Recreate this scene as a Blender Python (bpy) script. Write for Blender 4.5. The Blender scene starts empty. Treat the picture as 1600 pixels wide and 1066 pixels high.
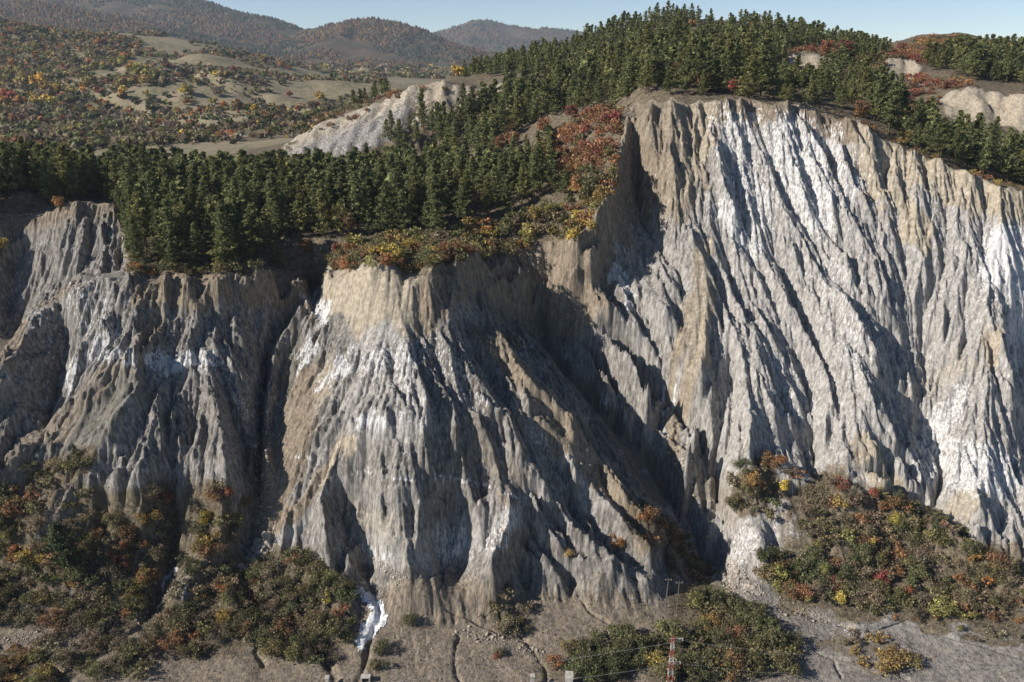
import bpy, math, random, time
import numpy as np
from math import radians, sin, cos, pi
T0 = time.time()
random.seed(7)
RNG = np.random.default_rng(11)
SC = bpy.context.scene
COL = SC.collection

# ---------------------------------------------------------------- camera, sky, sun, exposure
F_PX, HORIZON = 1300.0, 80.0
PITCH = math.atan((533.0 - HORIZON) / F_PX)
cam_d = bpy.data.cameras.new('camera')
cam = bpy.data.objects.new('camera', cam_d)
COL.objects.link(cam)
SC.camera = cam
cam.location = (0, 0, 0)
cam.rotation_euler = (pi / 2 - PITCH, 0, 0)
cam_d.sensor_width = 36.0
cam_d.lens = 36.0 * F_PX / 1600.0
cam_d.clip_start = 1.0
cam_d.clip_end = 30000.0

SUN_EL, SUN_AZ = radians(30), radians(-107)     # azimuth of the sun clockwise from +y (the view): left and a little behind
world = bpy.data.worlds.new('World')
SC.world = world
world.use_nodes = True
wn = world.node_tree
wn.nodes.clear()
sky = wn.nodes.new('ShaderNodeTexSky')
sky.sky_type = 'NISHITA'
sky.sun_disc = False
sky.sun_elevation = SUN_EL
sky.sun_rotation = SUN_AZ
sky.air_density = 0.6
sky.dust_density = 0.0
sky.ozone_density = 2.0
bg = wn.nodes.new('ShaderNodeBackground')
bg.inputs[1].default_value = 0.078
wo = wn.nodes.new('ShaderNodeOutputWorld')
wn.links.new(sky.outputs[0], bg.inputs[0])
wn.links.new(bg.outputs[0], wo.inputs[0])
sun_d = bpy.data.lights.new('sun', 'SUN')
sun_d.energy = 5.0
sun_d.angle = radians(0.53)
sun_d.color = (1.0, 0.93, 0.84)
sun = bpy.data.objects.new('sun', sun_d)
COL.objects.link(sun)
sun.location = (-60, -20, 80)
sun.rotation_euler = (pi / 2 - SUN_EL, 0, -SUN_AZ + pi)
# a sun lamp shines along its local -z: after Rx(90-el) that is (0, +cos el.., -sin el) seen along +y; turn it to come from SUN_AZ
sun.rotation_euler = (pi / 2 - SUN_EL, 0, pi - SUN_AZ)
SC.view_settings.view_transform = 'Standard'
SC.view_settings.look = 'None'
SC.view_settings.gamma = 1.0
SC.view_settings.exposure = 0.52
SC.view_settings.use_curve_mapping = False
SC.render.engine = 'CYCLES'
SC.cycles.max_bounces = 5
SC.cycles.diffuse_bounces = 2
SC.cycles.glossy_bounces = 1
SC.cycles.transmission_bounces = 2
SC.cycles.transparent_max_bounces = 4
SC.cycles.volume_bounces = 0
SC.cycles.use_denoising = True
SC.cycles.denoiser = 'OPENIMAGEDENOISE'
SC.cycles.denoising_input_passes = 'RGB_ALBEDO_NORMAL'

# ---------------------------------------------------------------- survey helpers: bearings taken from the photograph, turned into metres
CP, SP = math.cos(PITCH), math.sin(PITCH)
def W(u, v, D):
    xc = (np.asarray(u, float) - 800) / F_PX
    yc = -(np.asarray(v, float) - 533) / F_PX
    s = D / (CP + yc * SP)
    return xc * s, D + 0 * xc, (-SP + yc * CP) * s
def UV(x, y, z):
    zc = y * CP - z * SP
    yc = y * SP + z * CP
    zc = np.maximum(zc, 1.0)
    return 800 + F_PX * x / zc, 533 - F_PX * yc / zc

_tab = np.random.default_rng(5).random((4, 65536))
def hsh(ix, iy, k):
    h = (ix * 374761393 + iy * 668265263 + k * 974634777) & 0x7fffffff
    h = ((h ^ (h >> 13)) * 1274126177) & 0x7fffffff
    return _tab[k & 3][(h ^ (h >> 15)) & 65535]
def vnoise(x, y, k=0):
    ix = np.floor(x).astype(np.int64); iy = np.floor(y).astype(np.int64)
    fx = x - ix; fy = y - iy
    fx = fx * fx * (3 - 2 * fx); fy = fy * fy * (3 - 2 * fy)
    a = hsh(ix, iy, k); b = hsh(ix + 1, iy, k); c = hsh(ix, iy + 1, k); d = hsh(ix + 1, iy + 1, k)
    return (a * (1 - fx) + b * fx) * (1 - fy) + (c * (1 - fx) + d * fx) * fy
def fbm(x, y, o=4, k=0):
    s = 0; a = 1; t = 0
    for i in range(o):
        s = s + a * vnoise(x * 2 ** i + 17.3 * i, y * 2 ** i + 9.1 * i, k + i); t += a; a *= .5
    return s / t

def dist_line(U, V, pts, sv=1.0):
    best = np.full(U.shape, 1e9)
    p = np.array(pts, float)
    if len(p) == 1:
        return np.hypot(U - p[0, 0], (V - p[0, 1]) * sv)
    for a, b in zip(p[:-1], p[1:]):
        dx, dy = b[0] - a[0], (b[1] - a[1]) * sv
        L2 = dx * dx + dy * dy + 1e-9
        px, py = U - a[0], (V - a[1]) * sv
        t = np.clip((px * dx + py * dy) / L2, 0, 1)
        d = np.hypot(px - t * dx, py - t * dy)
        best = np.minimum(best, d)
    return best

def line_taper(U, V, pts, sv, soft, head, tail):
    """closeness to a line, and a strength that grows from its head"""
    p = np.array(pts, float); L = np.hypot(*(np.diff(p, axis=0) * [1, sv]).T); S = np.concatenate([[0], np.cumsum(L)])
    best = np.full(U.shape, 1e9); tt = np.zeros(U.shape)
    for k, (a, b) in enumerate(zip(p[:-1], p[1:])):
        dx, dy = b[0] - a[0], (b[1] - a[1]) * sv
        L2 = dx * dx + dy * dy + 1e-9; px, py = U - a[0], (V - a[1]) * sv
        t = np.clip((px * dx + py * dy) / L2, 0, 1); d = np.hypot(px - t * dx, py - t * dy)
        m = d < best; best = np.where(m, d, best); tt = np.where(m, S[k] + t * L[k], tt)
    g = np.clip((tt + head * .35) / (head * 1.35), 0, 1) * np.clip((S[-1] - tt + tail * .35) / (tail * 1.35), 0, 1)
    return best + soft, g

def bilin(A, fx, fy):
    h, w = A.shape
    fx = np.clip(fx, 0, w - 1.001); fy = np.clip(fy, 0, h - 1.001)
    i = fx.astype(int); j = fy.astype(int)
    a = fx - i; b = fy - j
    return (A[j, i] * (1 - a) * (1 - b) + A[j, i + 1] * a * (1 - b) + A[j + 1, i] * (1 - a) * b + A[j + 1, i + 1] * a * b)

def blur(A, n=1):
    for _ in range(n):
        P = np.pad(A, 1, mode='edge')
        A = (P[:-2, 1:-1] + P[2:, 1:-1] + P[1:-1, :-2] + P[1:-1, 2:] + 4 * P[1:-1, 1:-1]) / 8
    return A

def erode(z, X, Y, dx, dy, lam, amp, mask, seed, sharp=.75, gblur=2, flow=None, fw=0):
    """gullies and ribs that run down the steepest slope, one octave"""
    zb = blur(z, gblur)
    gy, gx = np.gradient(zb, dy, dx)
    g = np.hypot(gx, gy) + 1e-6
    ox, oy = -gy / g, gx / g
    if flow is not None:      # the beds steer the larger ribs away from the plain fall line
        fx = (1 - fw) * -gx / g + fw * flow[0]; fy = (1 - fw) * -gy / g + fw * flow[1]
        k = np.hypot(fx, fy) + 1e-6; ox, oy = -fy / k, fx / k
    # ribs are long: the cells are stretched along y, the way the slopes run
    ST = 1.5 if lam > 6 else 2.4 if lam > 2 else 3.2
    WOB = .8 if lam > 4 else .3
    wx = (fbm(X / lam / 1.5, Y / lam / 1.5, 2, seed & 3) - .5) * WOB
    px, py = X / lam + wx, Y / lam / ST
    cx = np.floor(px).astype(np.int64); cy = np.floor(py).astype(np.int64)
    C = np.zeros_like(z); S = np.zeros_like(z)
    for i in (-1, 0, 1):
        for j in (-1, 0, 1):
            hx = cx + i; hy = cy + j
            qx = px - (hx + hsh(hx, hy, seed)); qy = py - (hy + hsh(hx, hy, seed + 1))
            w = np.exp(-2.2 * (qx * qx + qy * qy))
            ph = (qx * ox + qy * ST * oy) * 6.2832
            C += np.cos(ph) * w; S += np.sin(ph) * w
    m = np.hypot(C, S) + 1e-6
    tri = 1 - 2 * np.abs(np.arctan2(S, C)) / pi
    if sharp < 0:        # rounded rib, narrow V-shaped rill
        h = 2.1 * np.abs(np.cos(np.arctan2(S, C) / 2)) ** .62 - 1.45
    else:
        h = sharp * tri + (1 - sharp) * C / m
    h = h * np.clip(m * 2.5, 0, 1)
    return z + amp * mask * h, h

# ---------------------------------------------------------------- the badland face: rows of bearings with distances
ROWS = [
 # bottom
 [(-300,1130,87),(1900,1130,87)],
 # foot
 [(-300,965,105),(100,960,106),(400,935,109),(600,930,110),(800,935,110),(1000,930,111),(1100,925,112),(1200,945,109),(1300,965,107),(1600,975,105),(1900,980,104)],
 # apron: the slopes ease out towards their foot
 [(-300,900,111),(100,900,112),(400,885,115),(600,880,115.5),(800,882,115),(1000,880,116.5),(1100,880,117.5),(1200,905,114),(1300,930,111),(1600,945,109),(1900,950,108)],
 # middle
 [(-300,790,118),(0,740,122),(100,700,127),(250,720,126),(400,700,128),(600,650,127),(800,645,130),(900,650,134),(960,690,134),(1050,720,134),(1200,690,138),(1400,680,139),(1600,650,140),(1900,650,140)],
 # upper
 [(-300,770,121),(-100,680,130),(0,620,135),(53,545,141),(117,505,146),(200,495,147),(450,485,151),(600,525,138),(700,510,140),(800,500,149),(870,470,157),(950,450,160),(1050,300,172),(1200,300,173),(1400,335,167),(1600,390,160),(1900,420,156)],
 # crest of the front spur on the left, elsewhere just under the rim
 [(-300,760,124),(-100,650,132),(0,575,139),(53,492,147),(117,455,151),(150,433,153),(205,436,151.5),(230,434,149.5),(300,436,148.5),(380,431,149.5),(440,426,151.5),(470,424,154),(486,457,165),(500,456,162),(512,426,150),(560,414,147),(600,411,145),(645,431,142.5),(700,412,145),(780,392,152.5),(850,381,157.5),(900,376,160.5),(930,336,165.5),(950,286,171.5),(975,206,179.5),(990,171,184.5),(1060,166,186.5),(1150,161,187.5),(1230,166,185.5),(1290,181,183.5),(1350,201,179.5),(1400,233,175),(1480,268,171.5),(1540,293,168.5),(1600,308,166.5),(1720,338,160),(1900,370,155)],
 # behind that crest
 [(-300,756,134),(-100,646,145),(0,571,152),(53,488,158),(117,451,162),(150,428,163),(196,420,164),(206,432,152)],
 # rim
 [(-300,330,178),(60,335,178),(100,318,178),(140,313,178.5),(176,314,177),(190,348,170),(199,392,160),(206,430,152.5),(230,428,150),(300,430,149),(380,425,150),(440,420,152),(470,417,155),(486,450,166),(500,449,163),(510,420,150.5),(560,408,147.5),(600,405,145.5),(645,425,143),(700,405,146),(780,385,153),(850,375,158),(900,370,161),(930,330,166),(950,280,172),(975,200,180),(990,165,185),(1060,160,187),(1150,155,188),(1230,160,186),(1290,175,184),(1350,195,180),(1400,225,176),(1480,260,172),(1540,285,169),(1600,300,167),(1720,330,160.5),(1900,362,155.5)],
]
U1 = np.arange(-300, 1900, 1.0)
rv, rD = [], []
for r in ROWS:
    a = np.array(r, float)
    rv.append(np.interp(U1, a[:, 0], a[:, 1])); rD.append(np.interp(U1, a[:, 0], a[:, 2]))
q = U1 > 206
rv[6][q] = rv[7][q] + 0.6; rD[6][q] = rD[7][q] - 0.1
jit = (vnoise(U1 / 30, U1 * 0, 1) - .5) * 16 + (vnoise(U1 / 10, U1 * 0, 2) - .5) * 9 + (vnoise(U1 / 4, U1 * 0, 3) - .5) * 4
rD[4] = rD[4] + 4 * np.clip((U1 - 206) / 40, 0, 1)
for k in (5, 6, 7): rD[k] = rD[k] + 6.5 * np.clip((U1 - 206) / 30, 0, 1)
jit = np.where(U1 > 206, jit, jit * .4); jD = (vnoise(U1 / 24, U1 * 0 + 3, 4) - .5) * 4
for k in (5, 6, 7): rv[k] = rv[k] + jit; rD[k] = rD[k] + jD
for k in range(1, 8):
    rv[k] = np.minimum(rv[k], rv[k - 1] - 0.4)
RIM_V = rv[7]
V1 = np.arange(140, 1130, 1.0)
UU, VV = np.meshgrid(U1, V1)
D0 = np.full(UU.shape, np.nan)
for k in range(7):
    va, vb = rv[k][None, :], rv[k + 1][None, :]
    m = (VV <= va) & (VV >= vb)
    t = (va - VV) / np.maximum(va - vb, 1e-3)
    D0 = np.where(m, rD[k][None, :] * (1 - t) + rD[k + 1][None, :] * t, D0)

# (crest of a rib, foot of its shaded flank, height in metres across the two)
BANDS = [
 ([(140,434),(117,457),(82,470),(54,494),(47,515),(22,558),(0,580),(-60,640)], [(90,480),(108,528),(98,578),(88,640),(60,690),(10,740)], 8),
 ([(138,462),(124,500),(130,545),(112,600),(92,650),(60,712),(20,760)], None, 2.5),
 ([(160,478),(156,500),(172,540)], [(184,476),(184,507),(180,540)], 3),
 ([(212,470),(208,515)], [(222,480),(220,512)], 2),
 ([(255,432),(257,465),(255,495),(235,520),(212,548),(175,582),(140,614),(100,652),(20,708),(-50,755)], [(275,442),(268,482),(252,517),(232,545),(225,600)], 5),
 ([(212,550),(216,587),(212,615),(190,640),(160,668),(118,705),(83,745)], [(238,610),(228,650),(215,690),(195,720),(150,745)], 4.5),
 ([(322,430),(322,455),(309,478),(306,500),(300,520),(282,560)], [(335,440),(328,500),(325,520),(308,545)], 3),
 ([(313,540),(322,575),(328,612),(337,642),(343,668),(350,715),(362,760)], [(345,560),(350,600),(366,655),(385,700),(388,760)], 4.5),
 ([(262,580),(250,615),(245,650),(255,705)], [(272,600),(262,650),(268,705)], 2.6),
 ([(297,590),(278,625),(272,665),(280,715)], [(306,610),(300,660),(302,720)], 2.6),
 ([(320,495),(326,530),(350,552),(376,583)], [(345,520),(375,560),(395,590)], 2.2),
 ([(348,562),(351,590),(376,625),(396,662)], None, 1.5),
 ([(345,430),(350,470)], [(365,430),(368,470)], 1.5),
 ([(395,428),(398,470)], [(412,426),(415,470)], 1.5),
 ([(505,425),(504,450),(486,463),(468,497),(446,523),(430,556),(424,600),(414,680),(420,760)], [(480,440),(462,470),(434,520),(424,560),(414,620),(408,700),(404,760),(396,830),(382,885)], 6),
 ([(630,497),(635,535),(642,562),(655,595),(665,625),(670,662)], [(662,520),(671,555),(687,590),(700,625),(706,665)], 4.2),
 ([(683,507),(691,530),(713,560),(736,592),(761,625),(783,646)], [(707,528),(732,552),(762,582),(790,617),(803,645)], 5),
 ([(697,427),(705,462),(700,498)], [(728,430),(745,470),(752,510)], 3.5),
 ([(668,440),(672,470),(683,505)], [(684,440),(690,470)], 1.8),
 ([(764,525),(800,557),(826,600),(861,626),(888,655),(901,688),(921,716),(951,748),(973,776),(992,798),(1040,850)], [(790,470),(812,505),(842,527),(864,557),(884,587),(907,609),(930,636),(960,658),(1005,683),(1026,715),(1046,752),(1062,787),(1084,812),(1104,854),(1130,886)], 15),
 ([(875,410),(892,450),(902,495),(925,520),(936,550),(950,580),(970,605),(988,640)], [(906,475),(932,525),(964,597),(1010,655)], 4),
 ([(893,385),(907,425),(925,450),(936,470),(970,512),(1000,535),(1013,575),(1022,610)], [(938,420),(965,462),(992,490),(1024,535),(1040,575),(1034,625),(1018,665)], 6.5),
 ([(945,420),(985,466)], None, 1.2),
 ([(1010,445),(1024,475),(1058,508)], [(1040,470),(1066,500),(1058,540)], 3.2),
 ([(1025,407),(1040,437),(1066,462)], [(1050,405),(1066,440),(1068,480)], 3),
 ([(1100,400),(1105,470),(1102,540),(1092,600),(1078,680),(1066,720)], [(1122,475),(1132,530),(1141,565),(1143,612),(1145,677),(1132,715),(1120,735)], 4.2),
 ([(1158,560),(1166,622),(1173,665),(1168,712)], [(1190,690),(1200,735)], 4.5),
 ([(1200,645),(1226,655),(1252,667)], [(1238,690),(1266,690),(1276,735),(1282,748)], 4.5),
 ([(1200,407),(1212,445),(1232,487),(1257,530),(1272,560),(1292,595),(1302,655)], [(1219,425),(1243,480),(1267,520),(1284,570),(1302,610),(1313,660)], 3.6),
 ([(1257,405),(1285,440),(1320,467),(1335,495),(1355,525),(1372,560),(1390,590)], [(1275,405),(1322,455),(1352,487),(1377,517),(1398,550),(1402,580)], 4.6),
 ([(1335,550),(1350,590),(1364,630),(1390,668),(1412,712),(1440,760)], [(1375,585),(1396,622),(1420,662),(1447,690),(1464,715),(1471,742),(1464,775),(1446,805)], 6),
 ([(1417,585),(1432,625)], [(1447,600),(1446,638)], 3),
 ([(1545,447),(1542,482),(1560,520),(1565,550),(1582,600),(1602,645)], [(1558,462),(1572,505),(1588,540),(1592,575),(1610,610),(1640,660)], 6),
 ([(1352,700),(1361,722),(1381,747),(1401,770)], [(1376,715),(1391,740),(1413,752),(1438,777)], 4.5),
 ([(1530,760),(1528,800),(1540,830)], [(1552,785),(1563,815),(1566,840)], 4),
 ([(1112,175),(1125,210),(1120,250),(1131,300),(1150,345),(1162,372)], [(1134,190),(1153,240),(1150,270),(1153,310),(1163,355),(1180,385)], 5.5),
 ([(1165,160),(1178,200),(1196,245),(1208,290),(1220,325),(1246,355),(1266,400)], [(1174,165),(1188,205),(1205,250),(1218,293),(1232,325),(1257,358),(1276,396)], 3.2),
 ([(1210,157),(1226,190),(1238,215),(1243,260),(1260,315),(1275,350)], [(1219,160),(1236,190),(1249,220),(1256,262),(1272,312)], 3),
 ([(1225,160),(1251,177),(1271,210),(1286,245),(1302,290),(1325,340),(1350,380)], [(1235,163),(1262,182),(1281,212),(1297,250),(1315,295),(1338,340)], 3.2),
 ([(1296,190),(1320,247),(1345,300),(1362,330)], [(1305,190),(1331,247),(1357,297)], 2.6),
 ([(1133,365),(1160,405),(1176,430)], [(1146,368),(1173,408),(1190,435)], 2.5),
 ([(1175,470),(1200,520),(1225,560),(1245,600),(1262,650)], [(1190,470),(1214,515),(1240,560),(1258,600),(1272,640)], 2.6),
 ([(1150,500),(1156,560)], [(1165,500),(1172,560)], 2),
 ([(1340,215),(1358,240),(1362,262)], [(1380,225),(1392,240),(1380,300)], 5),
 ([(1380,330),(1395,380),(1400,420)], [(1395,330),(1410,380),(1420,440)], 2),
 ([(1455,350),(1440,420),(1420,480)], [(1470,360),(1485,400),(1440,487),(1437,550),(1448,592)], 2.2),
 ([(1500,340),(1510,400),(1500,450)], [(1525,350),(1535,420)], 1.8),
 ([(965,190),(955,240),(945,300),(925,345),(900,372)], [(992,230),(995,290),(1010,340),(1035,385)], 10),
 ([(1030,200),(1040,240),(1052,270)], [(1045,200),(1058,240),(1065,280)], 2.2),
 # lower middle
 ([(510,762),(500,790),(512,850),(512,885)], [(532,780),(545,840),(560,880),(590,900)], 6),
 ([(560,690),(520,740),(470,790),(430,830)], [(590,690),(560,740)], 2),
 ([(578,758),(592,800),(598,840)], [(592,745),(610,800),(620,850)], 2.5),
 ([(600,640),(600,680)], [(622,640),(618,680)], 2),
 ([(655,655),(662,700),(672,740)], [(672,655),(680,700),(690,745)], 3),
 ([(708,670),(712,705)], [(724,680),(722,715)], 3.2),
 ([(745,655),(765,690),(770,720)], [(762,650),(785,690),(792,730)], 3.5),
 ([(783,646),(800,700),(830,740),(846,780),(870,820),(905,840),(940,862),(985,890),(1030,912)], [(803,650),(825,690),(860,730),(885,770),(895,810),(925,838),(960,868),(1010,898)], 6),
 ([(640,760),(655,790),(668,830)], [(660,750),(680,800),(690,840)], 2.5),
 ([(690,750),(700,790)], [(705,755),(712,790)], 2),
 ([(740,750),(735,790),(748,840)], [(755,750),(760,800)], 2),
 ([(796,770),(797,806),(830,840),(860,880),(885,920)], [(815,770),(835,810),(862,850),(885,890),(893,930)], 5),
 ([(783,845),(768,878),(772,912)], [(790,885),(793,925)], 3),
 ([(933,862),(955,890),(970,930)], [(985,900),(1000,935)], 2.5),
 ([(850,800),(848,860)], None, 1.5),
 # lower left spurs
 ([(143,717),(127,742),(84,804),(40,850)], [(160,745),(166,805),(150,850)], 4),
 ([(187,717),(178,760)], [(197,745),(190,790)], 2),
 ([(227,717),(213,752),(197,776)], [(240,727),(266,770),(273,837),(266,890),(246,935),(220,975)], 4.5),
 ([(350,765),(348,800),(345,850),(300,905),(270,950)], [(397,800),(388,850),(380,890)], 4),
 ([(350,885),(366,930),(360,970)], [(388,900),(392,955)], 3.5),
 ([(430,882),(480,890),(520,930),(548,960)], [(545,900),(565,960),(572,1000)], 3),
 ([(0,800),(60,880),(120,930)], None, 1.5),
 # lower right mound and the ravine behind it
 ([(1140,742),(1210,732),(1300,762),(1400,792),(1500,850),(1560,890),(1640,930)], [(1292,740),(1330,752),(1420,790),(1466,795),(1492,825),(1532,858),(1566,880),(1640,910)], 4.5),
 ([(1175,815),(1195,850),(1200,870)], [(1205,820),(1215,870)], 3),
 ([(1140,742),(1110,800),(1100,840)], None, 2.5),
 ([(1300,780),(1310,850),(1330,900)], None, 2),
]
for pts, amp, dx in [
 ([(1062,343),(1098,403),(1124,463),(1150,523)], 2.6, 9), ([(1105,350),(1128,410),(1143,463),(1165,523)], 2.4, 8), ([(1135,365),(1161,395),(1188,444),(1214,500)], 2.6, 9),
 ([(1161,451),(1180,470),(1203,511)], 2.0, 8), ([(1180,376),(1210,418),(1233,470),(1259,523)], 3.0, 10), ([(1206,358),(1240,388),(1248,433)], 2.4, 10), ([(1195,309),(1225,339),(1259,384),(1274,421),(1300,455)], 3.0, 9),
 ([(1285,365),(1311,391),(1328,425),(1323,459)], 3.2, 11), ([(1319,294),(1334,324),(1338,365)], 2.8, 9), ([(1330,279),(1356,309),(1371,350)], 3.0, 9), ([(1343,399),(1364,429)], 2.4, 8), ([(1371,414),(1386,451),(1383,474)], 2.8, 8),
 ([(1398,451),(1405,485)], 1.8, 8), ([(1469,365),(1491,399),(1488,444)], 2.8, 8), ([(1518,388),(1536,410)], 2.0, 9), ([(1244,436),(1278,474)], 2.0, 8), ([(1240,238),(1263,249),(1298,301),(1308,350)], 2.6, 8),
 ([(1143,190),(1156,215),(1168,250)], 2.4, 8), ([(1180,215),(1192,232)], 1.8, 8), ([(1130,262),(1160,300),(1180,345)], 2.6, 8),
 ([(1300,610),(1290,660),(1285,700)], 2.0, 9), ([(1230,560),(1240,610),(1250,650)], 2.2, 9), ([(1190,560),(1205,620),(1225,650)], 2.2, 8), ([(1155,640),(1150,700)], 2.0, 8), ([(1475,480),(1470,530)], 2, 8), ([(1505,500),(1490,560)], 2, 9), ([(1480,640),(1478,690)], 1.8, 9), ([(1540,540),(1545,590),(1560,640)], 2.6, 9), ([(1500,700),(1520,740)], 2.2, 9), ([(1570,700),(1580,760)], 2.2, 9),
 ([(606,585),(625,630),(625,653)], 2.4, 9), ([(708,555),(726,600),(753,630)], 2.6, 9), ([(730,585),(760,623),(779,645)], 2.4, 9), ([(745,645),(764,686),(768,713)], 2.6, 10), ([(588,694),(599,743)], 2.0, 9), ([(610,660),(625,701)], 2.0, 8),
 ([(659,645),(678,701)], 2.4, 9), ([(693,608),(711,660),(711,713)], 2.8, 10), ([(828,683),(858,713),(888,750)], 2.6, 10), ([(555,600),(520,660),(470,720)], 1.6, 8), ([(530,640),(480,710),(450,760)], 1.6, 8), ([(500,560),(465,620),(440,680)], 1.4, 8),
 ([(630,790),(640,840)], 2.2, 10), ([(715,790),(720,840)], 2.0, 9), ([(765,790),(755,830)], 2.0, 9), ([(905,700),(930,740),(940,790)], 1.6, 8), ([(850,560),(880,610)], 1.6, 8),
 ([(120,600),(95,660)], 1.8, 9), ([(180,600),(150,650),(110,700)], 1.8, 9), ([(200,640),(165,700)], 1.8, 9), ([(285,480),(290,510)], 2.2, 10), ([(245,470),(248,500)], 1.8, 8), ([(300,700),(310,750)], 2.0, 9), ([(225,690),(235,730)], 2, 9),
 ([(100,330),(110,380),(90,430)], 2.0, 9), ([(130,325),(135,380),(110,430)], 2.0, 9), ([(160,320),(160,370),(135,410)], 2.0, 9), ([(178,330),(178,370)], 1.6, 8), ([(60,350),(60,420)], 2.0, 12),
]:
    BANDS.append((pts, [(x + dx, y + 5) for x, y in pts], amp))
for pts, fo, amp in [([(560,800),(552,850),(545,890)], [(580,820),(585,870),(592,900)], 4), ([(602,840),(600,875),(592,900)], [(618,850),(622,885)], 3), ([(655,790),(650,840),(630,890)], [(672,810),(680,850),(690,890)], 4.5),
  ([(725,800),(712,850),(705,890)], [(742,820),(745,860)], 4), ([(797,806),(780,850),(750,900)], [(815,830),(820,880),(822,930)], 4.5), ([(862,830),(850,880),(845,920)], [(880,850),(885,900)], 3.5), ([(945,880),(930,930)], [(965,900),(960,940)], 3), ([(1000,880),(1020,930)], [(1030,890),(1045,930)], 3),
  ([(290,720),(285,760)], [(305,730),(305,770)], 3), ([(455,800),(440,850)], [(475,810),(470,860)], 2.5)]:
    BANDS.append((pts, fo, amp))
BANDS.append(([(783,648),(790,670),(802,700)], [(838,664),(832,680),(828,702)], 5))
st = 4
Uc, Vc = UU[::st, ::st], VV[::st, ::st]
num = np.zeros(Uc.shape); den = np.full(Uc.shape, (1 / 50.0) ** 1.7)
def add_line(pts, a, soft=1.0):
    global num, den
    if len(pts) < 2: return
    d, g = line_taper(Uc, Vc, pts, .62, soft, max(26.0, min(80.0, .4 * float(np.hypot(*np.diff(np.array(pts, float), axis=0).T).sum()))), 22.0)
    w = (1 / d) ** 1.7
    num += w * a * g; den += w
for cr, fo, amp in BANDS:
    add_line(cr, -amp * .5)
    if fo: add_line(fo, amp * .5)
A = num / den
for pts, rad, am in [
  ([(488,450),(462,500),(436,560),(420,650)], 36, 4.5), ([(415,690),(400,830)], 44, 1.5), ([(600,440),(640,600),(655,760),(640,860)], 100, -4.5),
  ([(800,440),(870,540),(960,660),(1040,770),(1100,860)], 46, 7.5), ([(985,200),(985,300),(1010,400)], 34, 5.0), ([(950,280),(940,330),(890,385)], 26, -3.0),
  ([(30,390),(25,500)], 42, 7), ([(260,470),(230,620),(190,720)], 65, -4.5), ([(340,480),(345,620),(352,740)], 45, -3.0), ([(90,500),(70,620)], 34, 4.0),
  ([(1170,560),(1165,700)], 45, -4.0), ([(1340,480),(1340,700)], 55, -4.5), ([(1546,440),(1540,600),(1520,760)], 60, -2.6), ([(1455,560),(1462,760)], 30, 1.8), ([(1268,560),(1280,740)], 22, 1.2),
  ([(1612,520),(1612,700)], 30, 3.0), ([(1085,400),(1075,650)], 30, -1.5), ([(1140,600),(1120,740)], 22, 3.0), ([(700,800),(710,880)], 20, 2.5), ([(790,800),(775,900)], 35, -3.0), ([(620,760),(610,860)], 25, -2.0), ([(720,560),(860,760),(960,880)], 50, -2.0), ([(560,800),(590,900)], 30, 2.5)]:
    A = A + am * .75 * np.exp(-(dist_line(Uc, Vc, pts, .7) / rad) ** 2)
A = bilin(A, (UU - U1[0]) / st, (VV - V1[0]) / st)
# fade the relief out at the rim so that the plateau's edge stays where it is
rimfade = np.clip((VV - RIM_V[None, :]) / 14.0, 0.15, 1)
ft = np.clip((rv[1][None, :] + 50 - VV) / 60.0, 0.12, 1)
D = D0 + A * rimfade * ft * 1.5
ok = ~np.isnan(D)
sx, sy, sz = W(UU[ok], VV[ok], D[ok])
print('face', time.time() - T0)

# ---------------------------------------------------------------- macro height field, 0.5 m
GX0, GX1, GY0, GY1, GS = -300.0, 380.0, 40.0, 540.0, 0.5
gw, gh = int((GX1 - GX0) / GS) + 1, int((GY1 - GY0) / GS) + 1
acc = np.zeros(gw * gh); cnt = np.zeros(gw * gh)
def splat(x, y, z, w=1.0):
    i = np.rint((x - GX0) / GS).astype(int); j = np.rint((y - GY0) / GS).astype(int)
    m = (i >= 0) & (i < gw) & (j >= 0) & (j < gh)
    k = j[m] * gw + i[m]
    np.add.at(acc, k, z[m] * w) if False else None
    acc[:] += np.bincount(k, z[m] * w, gw * gh); cnt[:] += np.bincount(k, None, gw * gh) * w
splat(sx, sy, sz)
def contour(pts, world=False):
    P = np.array(pts, float)
    if not world:
        x, y, z = W(P[:, 0], P[:, 1], P[:, 2]); P = np.stack([x, y, z], 1)
    xs, ys, zs = [], [], []
    if len(P) == 1:
        splat(P[:, 0], P[:, 1], P[:, 2]); return
    for a, b in zip(P[:-1], P[1:]):
        n = max(2, int(np.hypot(*(b - a)[:2]) / 0.4)); t = np.linspace(0, 1, n)
        q = a[None] * (1 - t[:, None]) + b[None] * t[:, None]
        xs.append(q[:, 0]); ys.append(q[:, 1]); zs.append(q[:, 2])
    splat(np.concatenate(xs), np.concatenate(ys), np.concatenate(zs))
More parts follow.
